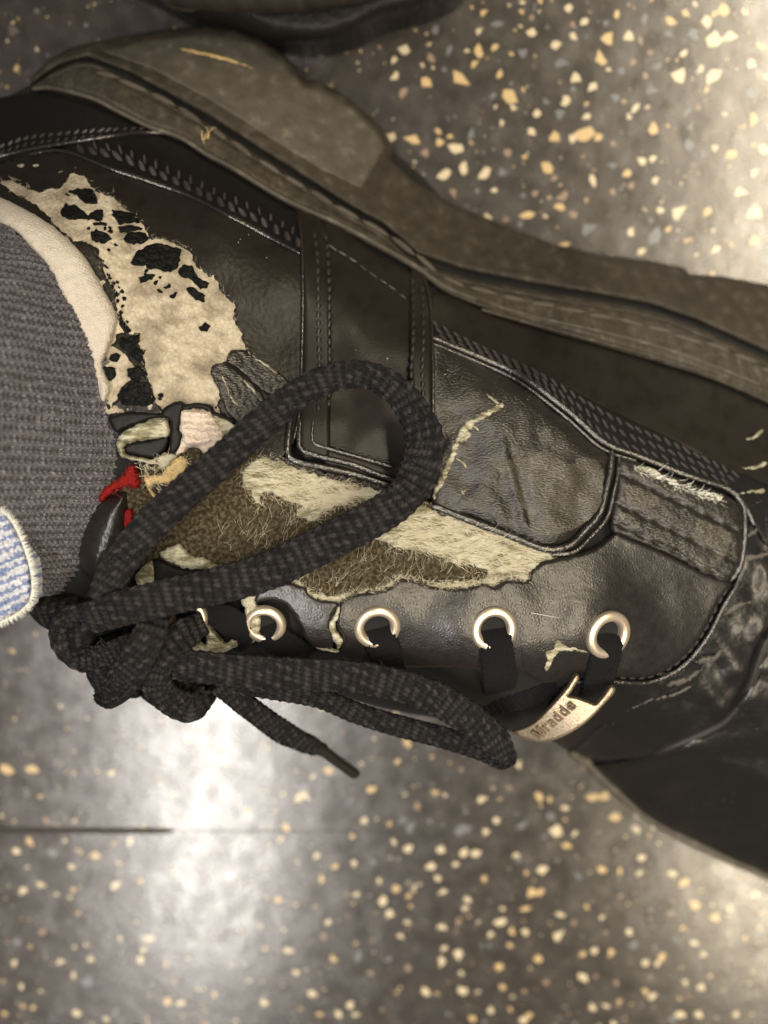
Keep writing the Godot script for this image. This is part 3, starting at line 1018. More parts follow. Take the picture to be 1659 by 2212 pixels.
func make_shoe() -> void:
	shoe = thing("torn_shoe", "worn black leather lace-up shoe with peeling torn side and brass eyelets", "shoe", pt(800, 900, 0.0))
	shoe_at = shoe.position
	var welt_low := "-300 260 -60 215 60 195 115 197 200 220 250 245 320 281 390 306 445 341 500 371 615 441 725 491 800 531 890 582 960 632 1030 662 1140 704 1280 744 1404 780 1529 820 1659 875 1850 965"
	# body under everything
	panel("shoe_body", [S("-380 330 -150 260 -60 240 62 185 150 130 430 90 850 330 1000 470 1200 545 1480 600 1659 640 1840 690 1850 1985 1659 1896 1554 1851 1479 1815 1404 1770 1329 1710 1269 1650 1224 1620 1170 1590 1100 1580 1000 1560 850 1535 720 1500 620 1462 480 1450 330 1450 200 1380 120 1325 60 1285 -100 1280 -380 1220")], {"z": -8.0, "th": 5.6, "bev": 50.0, "cell": 12.0, "skirt": -1.0}, M.hole, shoe)
	# --- sole
	var outsole := panel("outsole", [S("62 188 68 165 105 128 150 103 250 80 330 67 430 55 500 60 560 80 610 117 642 145 652 168 664 172 690 172 720 190 770 225 825 275 848 312 846 330 842 345 862 362 900 398 1000 450 1100 490 1200 528 1300 550 1400 562 1478 578 1490 592 1560 596 1659 615 1850 665 1850 850 1659 762 1500 690 1400 656 1250 628 1150 612 1000 582 900 548 830 486 750 442 600 347 450 252 280 157 190 122 130 140 90 165")], {"z": -1.6, "th": 2.6, "bev": 13.0, "cell": 5.0, "sharp": true, "skirt": 14.0, "disp": func(u, v, _d): return 0.35 * n1.get_noise_2d(u * 1.5, v * 1.5) + 0.12 * n2.get_noise_2d(u * 2, v * 2)}, M.rubber_waist, shoe)
	outsole.set_meta("label", "dusty grey rubber sole edge")
	# heel block's raised face
	panel("heel_block", [S("215 110 330 82 430 72 500 76 556 96 606 132 640 165 660 186 700 192 760 232 815 282 834 318 815 352 782 410 700 372 600 312 450 216 330 152")], {"z": 0.2, "th": 1.2, "bev": 10.0, "cell": 4.0, "sharp": true, "skirt": 2.0, "disp": fuzz(0.14, 1.0)}, M.rubber, shoe)
	panel("scratch", [strip(A("740 205 850 225 980 255 1110 300"), 5.0, 6.0, 0.3)], {"z": 1.5, "th": 0.15, "bev": 3.0, "cell": 2.6, "rag": 2.0, "skirt": 0.3}, M.torn_yellow, shoe)
	var welt := panel("welt", [S("66 192 94 170 132 147 188 133 276 169 445 265 595 360 745 455 826 500 896 561 997 596 1148 626 1248 642 1397 670 1497 704 1655 777 1850 868 1850 960 1659 872 1529 818 1404 778 1280 742 1140 702 1030 660 960 630 890 580 800 529 725 489 615 439 500 369 445 339 390 304 320 279 250 243 200 218 115 197")], {"z": -0.4, "th": 2.2, "bev": 16.0, "cell": 4.5, "skirt": 2.0, "disp": func(u, v, d): return 0.25 * n1.get_noise_2d(u, v * 4.0) - 0.7 * exp(-pow((d - 13.0) / 4.0, 2.0))}, M.rubber_welt, shoe)
	stitches(S("200 150 280 182 365 222 450 275 600 372 750 460 850 517 960 598 1010 618 1109 645 1189 661 1329 690 1404 706 1479 731 1569 756 1659 800 1740 840"), 66.0, 60.0, 15.0, 2.2, 1.4, M.rubber_welt, welt, 0.0, "welt_stitch")
	tube("welt_bead", S("104 168 188 141 276 179 444 275 594 370 744 464 824 510 896 572 996 606 1146 637 1246 654 1396 682 1496 716 1655 789 1850 880"), 0.4, 1.5, M.rubber_waist, shoe, {"sides": 8})
	tube("welt_bead", S("70 192 115 190 200 212 250 237 320 272 390 297 445 332 500 361 615 430 725 480 800 519 890 570 960 618 1030 648"), 0.5, 1.5, M.rubber, shoe)
	tube("welt_crease", S("1040 668 1139 696 1279 734 1404 768 1529 806 1659 858 1850 945"), 0.5, 1.3, M.rubber_welt, shoe, {"wob": 0.3})
	tube("welt_crease", S("1075 662 1180 690 1300 716 1420 748 1520 782 1640 830"), 0.35, 1.7, M.rubber, shoe, {"wob": 0.5})
	# --- heel and ankle leather
	panel("heel_counter", [S("-300 268 -60 222 60 200 115 203 200 226 250 250 318 284 260 300 150 312 60 338 0 352 -150 392 -330 430")], {"z": -0.8, "th": 0.8, "bev": 10.0, "cell": 6.0}, M.leather_matt, shoe)
	stitches(S("-60 330 0 316 60 298 150 287 230 280 310 277"), 18.0, 16.0, 8.0, 0.55, 0.25, M.thread_light, shoe, -0.5)
	stitches(S("-60 344 0 330 60 312 150 300 230 292"), 18.0, 15.0, 6.0, 0.5, 0.2, M.thread, shoe, -0.5)
	tube("heel_piping", S("-200 390 -60 352 0 338 60 324 150 308 230 296 300 287 370 290 430 312"), 0.5, 0.5, M.leather_edge, shoe)
	var foxing := panel("heel_side_panel", [S("300 284 390 309 445 345 500 375 615 445 652 462 660 560 650 548 500 468 400 418 250 368 140 326 160 308")], {"z": -1.0, "th": 1.0, "bev": 8.0, "cell": 5.0}, M.leather_matt, shoe)
	stitches(S("160 321 250 338 330 372 400 402 500 450 560 478 650 530"), 27.0, 30.0, 15.0, 1.3, 0.3, M.thread, foxing, 0.75)
	stitches(S("180 314 255 325 340 360 410 390 510 437 570 465 650 510"), 27.0, 24.0, 9.0, 1.1, 0.3, M.thread, foxing, 1.1, "stitch", 0.4)
	# the ankle panel: leather with the flaked-off openings cut out of it
	var white_main := C3("390 70 460 90 490 140 530 180 620 200 660 250 690 275 735 300 760 332 800 390 822 430 920 435 990 470 1040 510 1050 560 1100 620 1150 640 1165 625 1200 710 1280 800 1270 870 1310 940 1345 1035 1300 1050 1255 1035 1235 1090 1150 1140 1160 1180 1195 1250 1200 1300 1175 1340 1120 1380 900 1380 850 1320 820 1230 790 1120 765 1010 760 950 720 930 690 905 650 830 625 750 650 730 600 670 560 590 575 560 530 530 545 490 480 450 400 440 340 380 280 330 260 300 190 240 110 195 40 150 0 120 60 110 130 150 210 182 330 150 380 90")
	var white_edge := C3("-60 180 0 203 100 250 200 305 300 372 400 462 470 540 500 592 560 700 628 830 632 900 680 945 640 945 620 1000 600 1010 680 1060 735 1125 690 1140 720 1190 660 1240 640 1300 610 1340 570 1330 520 1210 480 1090 440 980 390 860 320 720 255 580 170 480 60 372 -60 330")
	panel("collar_lining", [C3("-120 150 0 95 200 150 390 50 560 160 700 260 860 410 1060 500 1200 640 1320 820 1400 1060 1240 1400 880 1420 640 1400 540 1330 440 1010 250 590 160 490 50 380 -120 320")], {"z": -0.8, "th": 0.6, "bev": 6.0, "cell": 4.0, "disp": func(u, v, _d): return 0.55 * n1.get_noise_2d(u * 1.4, v * 1.4) + 0.5 * n3.get_noise_2d(u * 2.5, v * 2.5) + 0.06 * n2.get_noise_2d(u * 1.4, v * 1.4)}, M.lining, shoe)
	var ankle := panel("ankle_panel", [S("-300 440 -100 398 0 352 60 336 138 326 250 367 400 417 500 467 655 548 660 800 652 930 600 1000 540 975 500 925 470 880 440 884 360 884 330 905 262 930 240 905 200 790 150 660 100 560 60 505 0 470 -300 440"), white_main, white_edge], {"z": -0.25, "th": 0.45, "bev": 6.0, "cell": 3.0, "sharp": true, "rag": 4.2, "ragf": 2.1, "skirt": 0.9, "disp": func(u, v, d): return 0.4 * n3.get_noise_2d(u * 0.9, v * 0.9) + 0.25 * exp(-d / 7.0) * (n2.get_noise_2d(u * 0.8, v * 0.8) + 0.3)}, M.leather, shoe)
	ankle.set_meta("label", "black ankle leather flaked off in ragged holes over white cloth")
	tube("panel_edge", S("60 334 138 327 250 369 400 420 500 470 648 548"), 0.42, 0.75, M.leather_edge, shoe)
	# collar binding, a knitted white band
	panel("collar_binding", [C3("-160 140 0 203 100 250 200 305 300 372 400 462 470 540 500 592 560 700 628 830 632 900 600 1010 560 1120 600 1240 560 1320 520 1210 480 1090 440 980 390 860 320 720 255 580 170 480 60 372 -160 290")], {"z": 0.2, "th": 2.0, "bev": 26.0, "cell": 3.0, "skirt": 1.2, "disp": func(u, v, _d): return 0.22 * sin((u * 0.5 + v * 0.86) * 0.62) * sin((u * 0.86 - v * 0.5) * 0.85) + 0.25 * n1.get_noise_2d(u * 2.0, v * 2.0)}, M.binding, shoe)
	# flakes of black leather left on the cloth
	var flakes := ["370 170 420 155 500 150 520 190 525 235 470 240 430 200", "330 280 350 250 410 240 450 280 480 300 520 270 560 265 560 330 440 320 400 330 340 310", "495 345 590 335 580 355 510 360", "490 400 520 375 580 395 605 430 560 460 500 440", "610 270 650 275 720 290 760 320 760 340 650 350 620 310", "640 365 720 350 790 380 740 388 660 392", "670 430 690 395 780 390 820 430 770 460 690 455", "715 560 740 500 800 470 850 450 900 460 985 485 980 560 960 600 900 610 830 590 800 575 730 580", "755 640 790 625 850 620 830 650 770 672", "890 695 925 672 935 690 900 706", "920 742 970 715 955 750 930 754", "970 600 1000 570 1050 580 1080 640 1145 670 1130 700 1090 705 1040 650 980 630", "1010 700 1050 690 1090 720 1115 740 1110 780 1070 760 1030 730", "1080 910 1120 885 1150 900 1130 935 1095 935", "520 1160 560 1125 625 1130 630 1180 600 1205 540 1190", "595 1070 630 1050 660 1065 640 1100 600 1100", "650 830 690 905 720 930 700 945 650 900", "640 1000 660 965 720 960 762 945 762 990 735 1010 790 1040 775 1100 740 1095 700 1060", "700 1140 760 1125 800 1150 795 1195 740 1215 695 1180", "640 1290 665 1240 730 1205 815 1215 845 1310 800 1345 660 1335"]
	for t in flakes:
		panel("leather_flake", [C3(t)], {"z": 0.1, "th": 0.4, "bev": 3.0, "cell": 2.2, "sharp": true, "rag": 3.4, "ragf": 2.4, "skirt": 1.0, "disp": func(u, v, _d): return 0.55 * n1.get_noise_2d(u * 1.4, v * 1.4) + 0.2 * n2.get_noise_2d(u, v)}, M.flake, shoe)
	for t in ["135 440 180 432 205 440 180 458 150 455", "265 440 320 432 325 448 280 452", "480 495 520 490 530 500 490 505"]:
		panel("bare_spot", [S(t, 0, 242, 0.26)], {"z": 0.42, "th": 0.1, "bev": 3.0, "cell": 2.5, "rag": 1.5, "skirt": 0.3}, M.lining, shoe)
	# crumbs of the same coat, along the band and the upper part
	var crumbs := scatter(C3("60 120 330 190 560 170 700 290 830 440 1000 480 1150 680 900 740 700 600 560 480 420 330 240 230"), 26)
	crumbs.append_array(scatter(C3("560 560 640 640 720 860 800 1100 900 1340 840 1340 760 1100 680 900 600 700"), 22))
	for c in crumbs:
		var w := rng.randf_range(2.5, 8.0)
		var h := rng.randf_range(2.0, 6.0)
		var ring := PackedVector2Array()
		for k in 6:
			var a := TAU * (k + rng.randf_range(-0.35, 0.35)) / 6.0
			ring.append(c + Vector2(cos(a) * w, sin(a) * h).rotated(0.6) * rng.randf_range(0.6, 1.2))
		panel("leather_flake", [ring], {"z": 0.05, "th": 0.3, "bev": 2.5, "cell": 2.0, "sharp": true, "rag": 1.6, "ragf": 2.4, "skirt": 0.8, "disp": func(u, v, _d): return 0.55 * n1.get_noise_2d(u * 1.4, v * 1.4) + 0.1 * n2.get_noise_2d(u, v)}, M.flake, shoe)
	fibres("lining_fibres", smooth_line(white_main, 3.0, true), 420, 1.0, 0.15, 0.35, 0, 90, M.fibre_cream, shoe, 0.02)
	# cracked strips of leather beside the bare cloth
	panel("cracked_strip", [C3("1255 1045 1300 1035 1345 1040 1440 1110 1560 1190 1600 1250 1500 1290 1400 1230 1290 1130 1240 1100")], {"z": 0.55, "th": 0.5, "bev": 5.0, "cell": 4.0, "rag": 2.0, "disp": fuzz(0.25, 0.6)}, M.leather_grain, shoe)
	panel("cracked_strip", [C3("1150 1140 1230 1110 1330 1180 1440 1290 1430 1400 1330 1440 1240 1380 1200 1270")], {"z": 0.5, "th": 0.5, "bev": 5.0, "cell": 4.0, "rag": 2.0, "disp": fuzz(0.25, 0.6)}, M.leather_grain, shoe)
	for t in ["1340 1035 1400 1085 1480 1140 1560 1205", "1200 1150 1235 1230 1270 1310 1330 1370", "1300 1170 1340 1210 1390 1270 1420 1320"]:
		panel("crack_edge", [strip(C3(t), 5.0, 3.0, 0.3)], {"z": 0.9, "th": 0.4, "bev": 3.0, "cell": 2.4, "rag": 3.0, "ragf": 1.6}, M.torn, shoe)
	# --- side panels and straps
	panel("middle_panel", [S("690 492 800 540 885 590 935 640 930 760 935 900 935 1072 830 1042 740 1012 700 998 690 900")], {"z": -0.6, "th": 0.6, "bev": 8.0, "cell": 6.0, "disp": func(u, v, _d): return 0.7 * n3.get_noise_2d(u * 0.9, v * 0.9)}, M.leather, shoe)
	stitches(S("706 528 760 560 800 590 850 624 884 652"), 26.0, 22.0, 6.0, 0.5, 0.2, M.thread_light, shoe)
	var strap := panel("side_strap", [S("640 456 662 452 690 470 706 510 714 620 716 720 714 900 712 985 690 990 652 985 645 900 652 780 654 620 650 520")], {"z": -0.2, "th": 1.3, "bev": 9.0, "cell": 4.0}, M.leather, shoe)
	stitches(S("678 500 685 560 687 640 688 720 690 800 688 880"), 18.5, 17.0, 12.0, 1.5, 0.9, M.thread_light, strap, 0.1)
	stitches(S("702 500 708 560 711 640 711 720 712 800 710 880"), 18.5, 17.0, 12.0, 1.5, 0.9, M.thread_light, strap, 0.1, "stitch", 0.3)
	tube("strap_edge", S("646 470 652 540 654 640 652 760 648 880 634 950"), 0.4, 0.6, M.leather_edge, shoe)
	var strap2 := panel("side_strap", [S("886 586 904 584 918 600 930 660 934 720 936 840 936 1000 905 1000 890 900 884 760 884 660")], {"z": -0.2, "th": 1.2, "bev": 8.0, "cell": 4.0}, M.leather, shoe)
	stitches(S("890 600 892 660 892 740 888 800 892 880"), 18.5, 17.0, 12.0, 1.5, 0.8, M.thread_light, strap2, 0.15)
	stitches(S("910 610 913 660 914 740 912 800 914 880"), 18.5, 17.0, 12.0, 1.5, 0.8, M.thread_light, strap2, 0.15, "stitch", 0.4)
	tube("strap_edge", S("916 596 926 640 932 700 935 780 935 870 935 960"), 0.4, 0.9, M.leather_edge, shoe)
	# framed corner under the lace loop
	tube("panel_piping", S("628 900 622 950 624 985 650 1000 700 1010 762 1024 830 1046 900 1070"), 0.75, 0.3, M.leather_edge, shoe)
	tube("panel_piping", S("648 905 646 950 652 972 690 986 762 1004 830 1030 905 1056"), 0.6, 0.9, M.leather_edge, shoe)
	tube("panel_piping", S("676 905 674 945 682 960 720 972 790 992 850 1010"), 0.45, 0.9, M.leather_edge, shoe)
	stitches(S("690 950 720 962 780 982 850 1002"), 20.0, 16.0, 7.0, 0.6, 0.6, M.thread, shoe)
	stitches(S("610 990 640 1008 700 1024 770 1040 840 1062"), 24.0, 20.0, 12.0, 0.9, 0.2, M.thread, shoe, 0.3)
	# toe-side panel, the stitched band below it and its raised edge
	panel("toe_side_panel", [S("930 640 962 634 1030 665 1140 706 1280 746 1404 783 1529 824 1659 880 1850 975 1850 1130 1659 1060 1560 1010 1479 968 1329 898 1169 812 1040 752 934 705")], {"z": -0.6, "th": 0.8, "bev": 8.0, "cell": 6.0, "disp": func(u, v, _d): return 0.7 * n3.get_noise_2d(u * 0.8, v * 0.8)}, M.leather, shoe)
	var band := panel("stitched_band", [S("932 690 1040 745 1169 803 1329 888 1479 957 1560 998 1659 1046 1850 1120 1850 1220 1680 1190 1629 1137 1606 1088 1569 1055 1479 1024 1379 984 1304 953 1229 888 1129 813 1044 773 932 728")], {"z": -0.4, "th": 0.9, "bev": 6.0, "cell": 5.0}, M.leather_matt, shoe)
	for k in 3:
		var f := 0.22 + 0.28 * k
		var up := S("932 690 1040 745 1169 803 1329 888 1479 957 1600 1020")
		var dn := S("932 728 1044 773 1139 822 1304 955 1440 1005 1560 1048")
		var ln := PackedVector2Array()
		for i in up.size():
			ln.append(up[i].lerp(dn[i], f))
		stitches(ln, 23.0, 27.0, 11.0, 1.5, 0.5, M.thread, band, 0.42, "stitch", 0.33 * k)
	tube("band_edge", S("932 728 1044 775 1129 815 1229 890 1304 955 1379 985 1479 1025 1569 1055 1604 1087 1629 1135"), 0.75, 0.5, M.leather_edge, shoe)
	tube("band_edge", S("936 742 1044 787 1124 826 1222 901 1300 968 1375 996"), 0.4, 0.1, M.leather_edge, shoe)
	# the quarter panel right of the lace loop, cracked across
	var dome := func(u, v, d): return 1.2 * sin(clampf((u - 960) / 340.0, 0.0, 1.0) * PI) * clampf(d / 26.0, 0, 1) + 0.9 * n3.get_noise_2d(u * 1.6, v * 1.6) - 0.28 * exp(-pow((u - 1085.0 - (v - 900.0) * 0.28) / 13.0, 2.0)) * smoothstep(900, 960, v) * (1.0 - smoothstep(1120, 1160, v)) + 0.5 * exp(-pow((u - 1070.0 - (v - 900.0) * 0.28) / 10.0, 2.0)) * smoothstep(900, 960, v) * (1.0 - smoothstep(1120, 1160, v))
	var dome_in := func(u, v, _d): return dome.call(u, v, 26.0)
	var dome_torn := func(u, v, _d): return dome.call(u, v, 26.0) + 0.4 * n2.get_noise_2d(u * 2.0, v * 2.0)
	var crack := S("1101 847 1086 870 1060 890 1024 908 1000 930 988 955 979 978 966 1005 958 1030 944 1057 930 1092")
	panel("quarter_panel", [S("934 745 1044 790 1124 830 1222 906 1300 972 1321 982 1314 1020 1309 1048 1294 1106 1262 1142 1229 1174 1179 1180 1109 1154 1020 1120 934 1086")], {"z": -0.7, "th": 1.2, "bev": 26.0, "cell": 5.0, "disp": dome}, M.leather_grain, shoe)
	panel("worn_sheen_patch", [C5("480 790 560 775 640 760 700 735 760 770 800 800 860 765 920 780 950 830 945 900 928 985 850 1058 760 1096 650 1090 612 1000 560 900 505 830")], {"z": 0.52, "th": 0.10, "bev": 30.0, "cell": 4.0, "rag": 4.0, "skirt": 0.3, "disp": dome_in}, M.leather_worn_sheen, shoe)  # buffed wear, made paler so the colour also carries the sheen
	panel("torn_crack", [strip(crack, 12.0, 14.0, 0.16)], {"z": 0.45, "th": 0.7, "bev": 5.0, "cell": 2.4, "rag": 6.5, "ragf": 1.7, "disp": dome_torn}, M.torn, shoe)
	for t in ["984 990 996 996 1006 1006 1010 1012", "994 1056 1000 1064 1004 1072", "1000 1066 1006 1056 1009 1052", "1079 872 1064 862 1050 850", "1018 916 1030 926 1036 934"]:
		panel("torn_crack", [strip(S(t), 7.0, 4.0, 0.2)], {"z": 0.5, "th": 0.5, "bev": 3.0, "cell": 2.2, "rag": 2.5, "ragf": 1.6, "disp": dome_torn}, M.torn, shoe)
	panel("torn_crack", [S("990 930 1004 918 1012 930 1016 944 1002 956 990 950")], {"z": 0.5, "th": 0.8, "bev": 6.0, "cell": 2.6, "rag": 5.0, "ragf": 1.6, "disp": dome_torn}, M.torn, shoe)
	tube("quarter_piping", S("1322 972 1318 1020 1311 1050 1296 1108 1264 1146 1231 1178 1179 1186 1109 1160 1020 1126 934 1092"), 0.8, 0.5, M.leather_edge, shoe)
	tube("quarter_piping", S("1338 985 1334 1030 1327 1058 1312 1116 1278 1158 1240 1192 1190 1198"), 0.6, 0.2, M.leather_edge, shoe)
	# padded corner with the worn white thread
	var pad_disp := func(u, v, _d):
		var s: float = v - (1043 + (u - 1383) * 0.49)
		var r1 := exp(-pow(s / 7.0, 2.0))
		var r2 := exp(-pow((s - 68.0) / 7.0, 2.0))
		var r3 := exp(-pow((s - 112.0) / 7.0, 2.0))
		return 0.9 - 1.0 * (r1 + r2 + r3) * (0.7 + 0.3 * sin(u * 0.16)) + 0.25 * n1.get_noise_2d(u, v * 2)
	var pad := panel("padded_corner", [S("1340 990 1400 1008 1479 1036 1560 1066 1598 1092 1606 1137 1604 1190 1596 1226 1578 1256 1520 1236 1440 1196 1350 1160 1318 1140 1330 1060")], {"z": -0.8, "th": 1.5, "bev": 20.0, "cell": 4.0, "disp": pad_disp}, M.leather_grain, shoe)
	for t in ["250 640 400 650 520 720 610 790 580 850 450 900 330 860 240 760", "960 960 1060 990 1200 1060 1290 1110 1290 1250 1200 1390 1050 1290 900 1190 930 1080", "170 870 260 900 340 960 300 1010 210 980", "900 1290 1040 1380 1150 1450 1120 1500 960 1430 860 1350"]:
		panel("worn_sheen_patch", [Z9(t)], {"z": 0.62, "th": 0.14, "bev": 14.0, "cell": 3.0, "rag": 4.0, "ragf": 1.6, "skirt": 0.3, "disp": pad_disp}, M.leather_worn_sheen, shoe)  # wear on the pad, with sheen put into its paler colour
	stitches(Z9("400 620 640 760 830 830 1060 940 1230 1030"), 34.0, 28.0, 13.0, 1.3, 0.3, M.thread, pad)
	stitches(Z9("270 870 480 1000 660 1090 850 1200 1050 1340 1230 1430"), 34.0, 28.0, 13.0, 1.3, 0.3, M.thread, pad)
	stitches(Z9("280 1090 440 1160 590 1250 800 1360 1000 1480 1200 1570"), 34.0, 28.0, 13.0, 1.3, 0.3, M.thread, pad)
	tube("corner_piping", Z9("1340 740 1420 870 1430 1050 1420 1250 1380 1450 1290 1590"), 0.7, 0.6, M.leather_edge, shoe)
	tube("corner_piping", Z9("1290 800 1350 920 1370 1060 1350 1260 1320 1420 1230 1560"), 0.7, 0.0, M.leather_matt, shoe)
	panel("worn_thread", [Z9("300 430 420 470 540 490 640 560 760 590 860 650 1000 690 1240 760 1240 850 1100 830 950 760 800 740 640 700 480 620 340 530")], {"z": 0.9, "th": 0.5, "bev": 6.0, "cell": 2.6, "rag": 5.0, "ragf": 1.4, "disp": fuzz(0.5, 2.0)}, M.torn, shoe)
	fibres("worn_thread_fibres", smooth_line(Z9("340 470 640 600 860 680 1200 800"), 3.0), 200, 2.2, 1.2, 0.6, 20, 30, M.fibre_white, shoe, 0.05)
	# --- torn side: felt backing, torn cream layers
	panel("felt_backing", [S("260 1060 300 1020 380 980 480 950 600 985 700 1020 830 1040 940 1090 1060 1140 1200 1190 1190 1240 1120 1275 960 1290 860 1300 780 1320 700 1320 600 1300 480 1290 330 1270 290 1200 270 1120")], {"z": -1.2, "th": 0.8, "bev": 10.0, "cell": 4.0, "disp": fuzz(0.3, 1.2)}, M.felt, shoe)
	var torn_sheets := ["530 1010 575 985 640 1008 720 1036 800 1054 850 1068 800 1078 760 1088 700 1104 680 1124 640 1112 648 1090 610 1078 570 1062 556 1090 540 1064 524 1040", "806 1150 850 1096 900 1082 934 1098 1020 1132 1100 1160 1180 1190 1196 1204 1176 1224 1150 1240 1140 1256 1105 1245 1060 1262 1020 1256 1058 1240 1020 1222 970 1214 930 1196 880 1190 840 1172", "616 1240 640 1252 680 1276 714 1288 740 1284 780 1282 830 1266 862 1246 884 1250 916 1262 960 1256 1010 1252 1060 1254 1050 1264 990 1268 930 1270 870 1262 840 1278 790 1292 748 1304 734 1322 722 1306 690 1294 650 1272"]
	for t in torn_sheets:
		panel("torn_layer", [S(t)], {"z": -0.5, "th": 0.6, "bev": 6.0, "cell": 3.2, "rag": 6.0, "ragf": 1.3, "disp": func(u, v, _d): return 0.5 * n2.get_noise_2d(u * 0.5, v * 1.6) + 0.4 * n1.get_noise_2d(u * 2.0, v * 2.0)}, M.torn, shoe)
	for t in torn_sheets:
		fibres("torn_fibres", smooth_line(S(t), 3.0, true), 420, 1.5, 0.0, 0.5, 15, 55, M.fibre_cream, shoe, 0.028)
	fibres("facing_fibres", smooth_line(Z5("345 815 380 788 480 765 610 736 690 682 800 700 920 730 1080 730 1180 705 1300 688 1420 690"), 3.0), 380, 1.4, 0.7, 0.4, -60, 50, M.fibre_cream, shoe, 0.026)
	var felt_area := S("420 1180 560 1080 660 1100 800 1160 1000 1220 1080 1245 900 1250 740 1285 640 1250 560 1230")
	fibres("felt_fibres", scatter(felt_area, 500), 800, 2.6, -0.4, 0.5, -35, 40, M.fibre_brown, shoe, 0.035)
	fibres("felt_fibres", scatter(felt_area, 300), 260, 3.0, -0.3, 0.35, -60, 24, M.fibre_cream, shoe, 0.022)
	fibres("torn_fibres", scatter(S("820 1150 880 1100 950 1110 1170 1195 1130 1240 1000 1215"), 300), 900, 3.4, 0.1, 0.5, 18, 18, M.fibre_cream, shoe, 0.05)
	fibres("torn_fibres", scatter(S("560 1000 700 1040 780 1060 690 1100 600 1070"), 200), 500, 2.8, 0.1, 0.5, 15, 20, M.fibre_cream, shoe, 0.05)
	# torn pieces by the ankle
	panel("torn_cloth", [Z2("740 230 860 208 980 230 1030 300 1090 400 1125 500 1060 600 985 665 900 570 820 545 760 592 690 612 700 540 740 460 720 370")], {"z": 0.4, "th": 1.6, "bev": 16.0, "cell": 3.0, "rag": 3.0, "disp": func(u, v, _d): return 0.6 * sin(v * 0.22 + 2.0 * n1.get_noise_2d(u, v)) + 0.5 * n1.get_noise_2d(u * 3, v * 3)}, M.torn_cloth, shoe)
	panel("torn_collar", [Z2("180 500 200 440 290 385 400 335 500 310 610 312 632 440 480 482 330 500 240 530 230 580 270 620 450 652 540 680 480 690 330 662 215 630 190 570")], {"z": 0.3, "th": 1.6, "bev": 14.0, "cell": 3.0, "rag": 4.0, "disp": fuzz(0.5, 1.6)}, M.torn, shoe)
	panel("collar_hole", [Z2("230 540 330 500 480 480 620 445 600 560 500 640 360 625 250 600")], {"z": -0.9, "th": 0.5, "bev": 8.0, "cell": 4.0}, M.leather_matt, shoe)
	panel("torn_edge", [Z2("1020 280 1150 310 1222 395 1190 430 1100 440 1050 380")], {"z": 0.5, "th": 1.0, "bev": 8.0, "cell": 3.0, "rag": 3.0, "disp": fuzz(0.4, 1.6)}, M.torn, shoe)
	panel("leather_tab", [Z2("560 270 600 200 700 150 760 170 740 260 720 380 740 460 700 590 625 590 640 440 640 320")], {"z": 0.9, "th": 0.9, "bev": 7.0, "cell": 3.2, "rag": 3.0}, M.leather_matt, shoe)
	panel("leather_tab", [Z2("730 190 860 160 980 180 1020 240 1080 260 1180 300 1200 350 1100 300 1000 260 900 205 760 230")], {"z": 1.0, "th": 0.8, "bev": 6.0, "cell": 3.2, "rag": 2.4}, M.leather_matt, shoe)
	panel("leather_tab", [Z2("110 280 300 240 480 250 580 260 600 290 500 300 400 330 260 380 180 420 130 360")], {"z": 0.2, "th": 0.9, "bev": 7.0, "cell": 3.2, "rag": 2.0}, M.leather_matt, shoe)
	panel("torn_foam", [Z2("430 800 560 780 640 690 700 640 770 640 795 740 720 830 610 862 520 860 480 900 540 1010 480 960 420 850")], {"z": 0.1, "th": 1.0, "bev": 8.0, "cell": 3.0, "rag": 4.0, "disp": fuzz(0.5, 1.8)}, M.torn_yellow, shoe)
	panel("torn_edge", [Z2("520 640 620 590 690 620 640 700 560 740 500 760 540 700")], {"z": 0.4, "th": 0.8, "bev": 6.0, "cell": 3.0, "rag": 4.0, "disp": fuzz(0.5, 1.8)}, M.torn, shoe)
	panel("torn_edge", [C4("690 840 740 805 775 798 820 845 880 860 950 900 940 915 880 905 800 902 760 888")], {"z": 0.3, "th": 1.0, "bev": 8.0, "cell": 3.0, "rag": 4.0, "disp": fuzz(0.4, 1.4)}, M.torn, shoe)
	panel("torn_edge", [C4("585 935 620 890 655 870 668 900 660 970 620 992 600 985")], {"z": 0.3, "th": 0.9, "bev": 7.0, "cell": 3.0, "rag": 3.0, "disp": fuzz(0.4, 1.6)}, M.torn, shoe)
	fibres("ankle_fibres", scatter(Z2("300 640 780 620 800 800 560 1000 420 900"), 120), 120, 2.6, 0.9, 0.8, 0, 60, M.fibre_cream, shoe, 0.04)
	panel("leather_rim", [C4("665 860 760 895 900 915 945 925 860 960 720 975 668 960")], {"z": 0.2, "th": 0.8, "bev": 8.0, "cell": 4.0}, M.leather_matt, shoe)
	# tongue roll and red lining
	panel("tongue_pad", [C4("440 600 500 578 545 562 558 640 552 730 520 830 470 910 425 965 375 935 340 860 345 760 375 680")], {"z": -2.5, "th": 6.0, "bev": 52.0, "cell": 4.0, "disp": fuzz(0.1, 1.0)}, M.leather_vamp, shoe)
	panel("red_lining", [Z2("20 985 60 920 130 855 220 790 285 720 335 715 350 760 345 800 375 840 370 880 320 905 290 880 220 895 130 940 70 1000 20 1020")], {"z": 0.6, "th": 1.2, "bev": 9.0, "cell": 2.6, "rag": 4.0, "ragf": 1.5, "disp": fuzz(0.5, 2.4)}, M.red_cloth, shoe)
	panel("red_lining", [S("268 1108 282 1100 286 1130 280 1158 270 1150")], {"z": 0.4, "th": 0.8, "bev": 5.0, "cell": 2.6, "rag": 3.0}, M.red_cloth, shoe)
	panel("torn_edge", [S("256 1160 264 1150 274 1152 276 1166 268 1174 258 1172")], {"z": 1.6, "th": 0.8, "bev": 5.0, "cell": 2.4, "rag": 1.5}, M.torn_yellow, shoe)
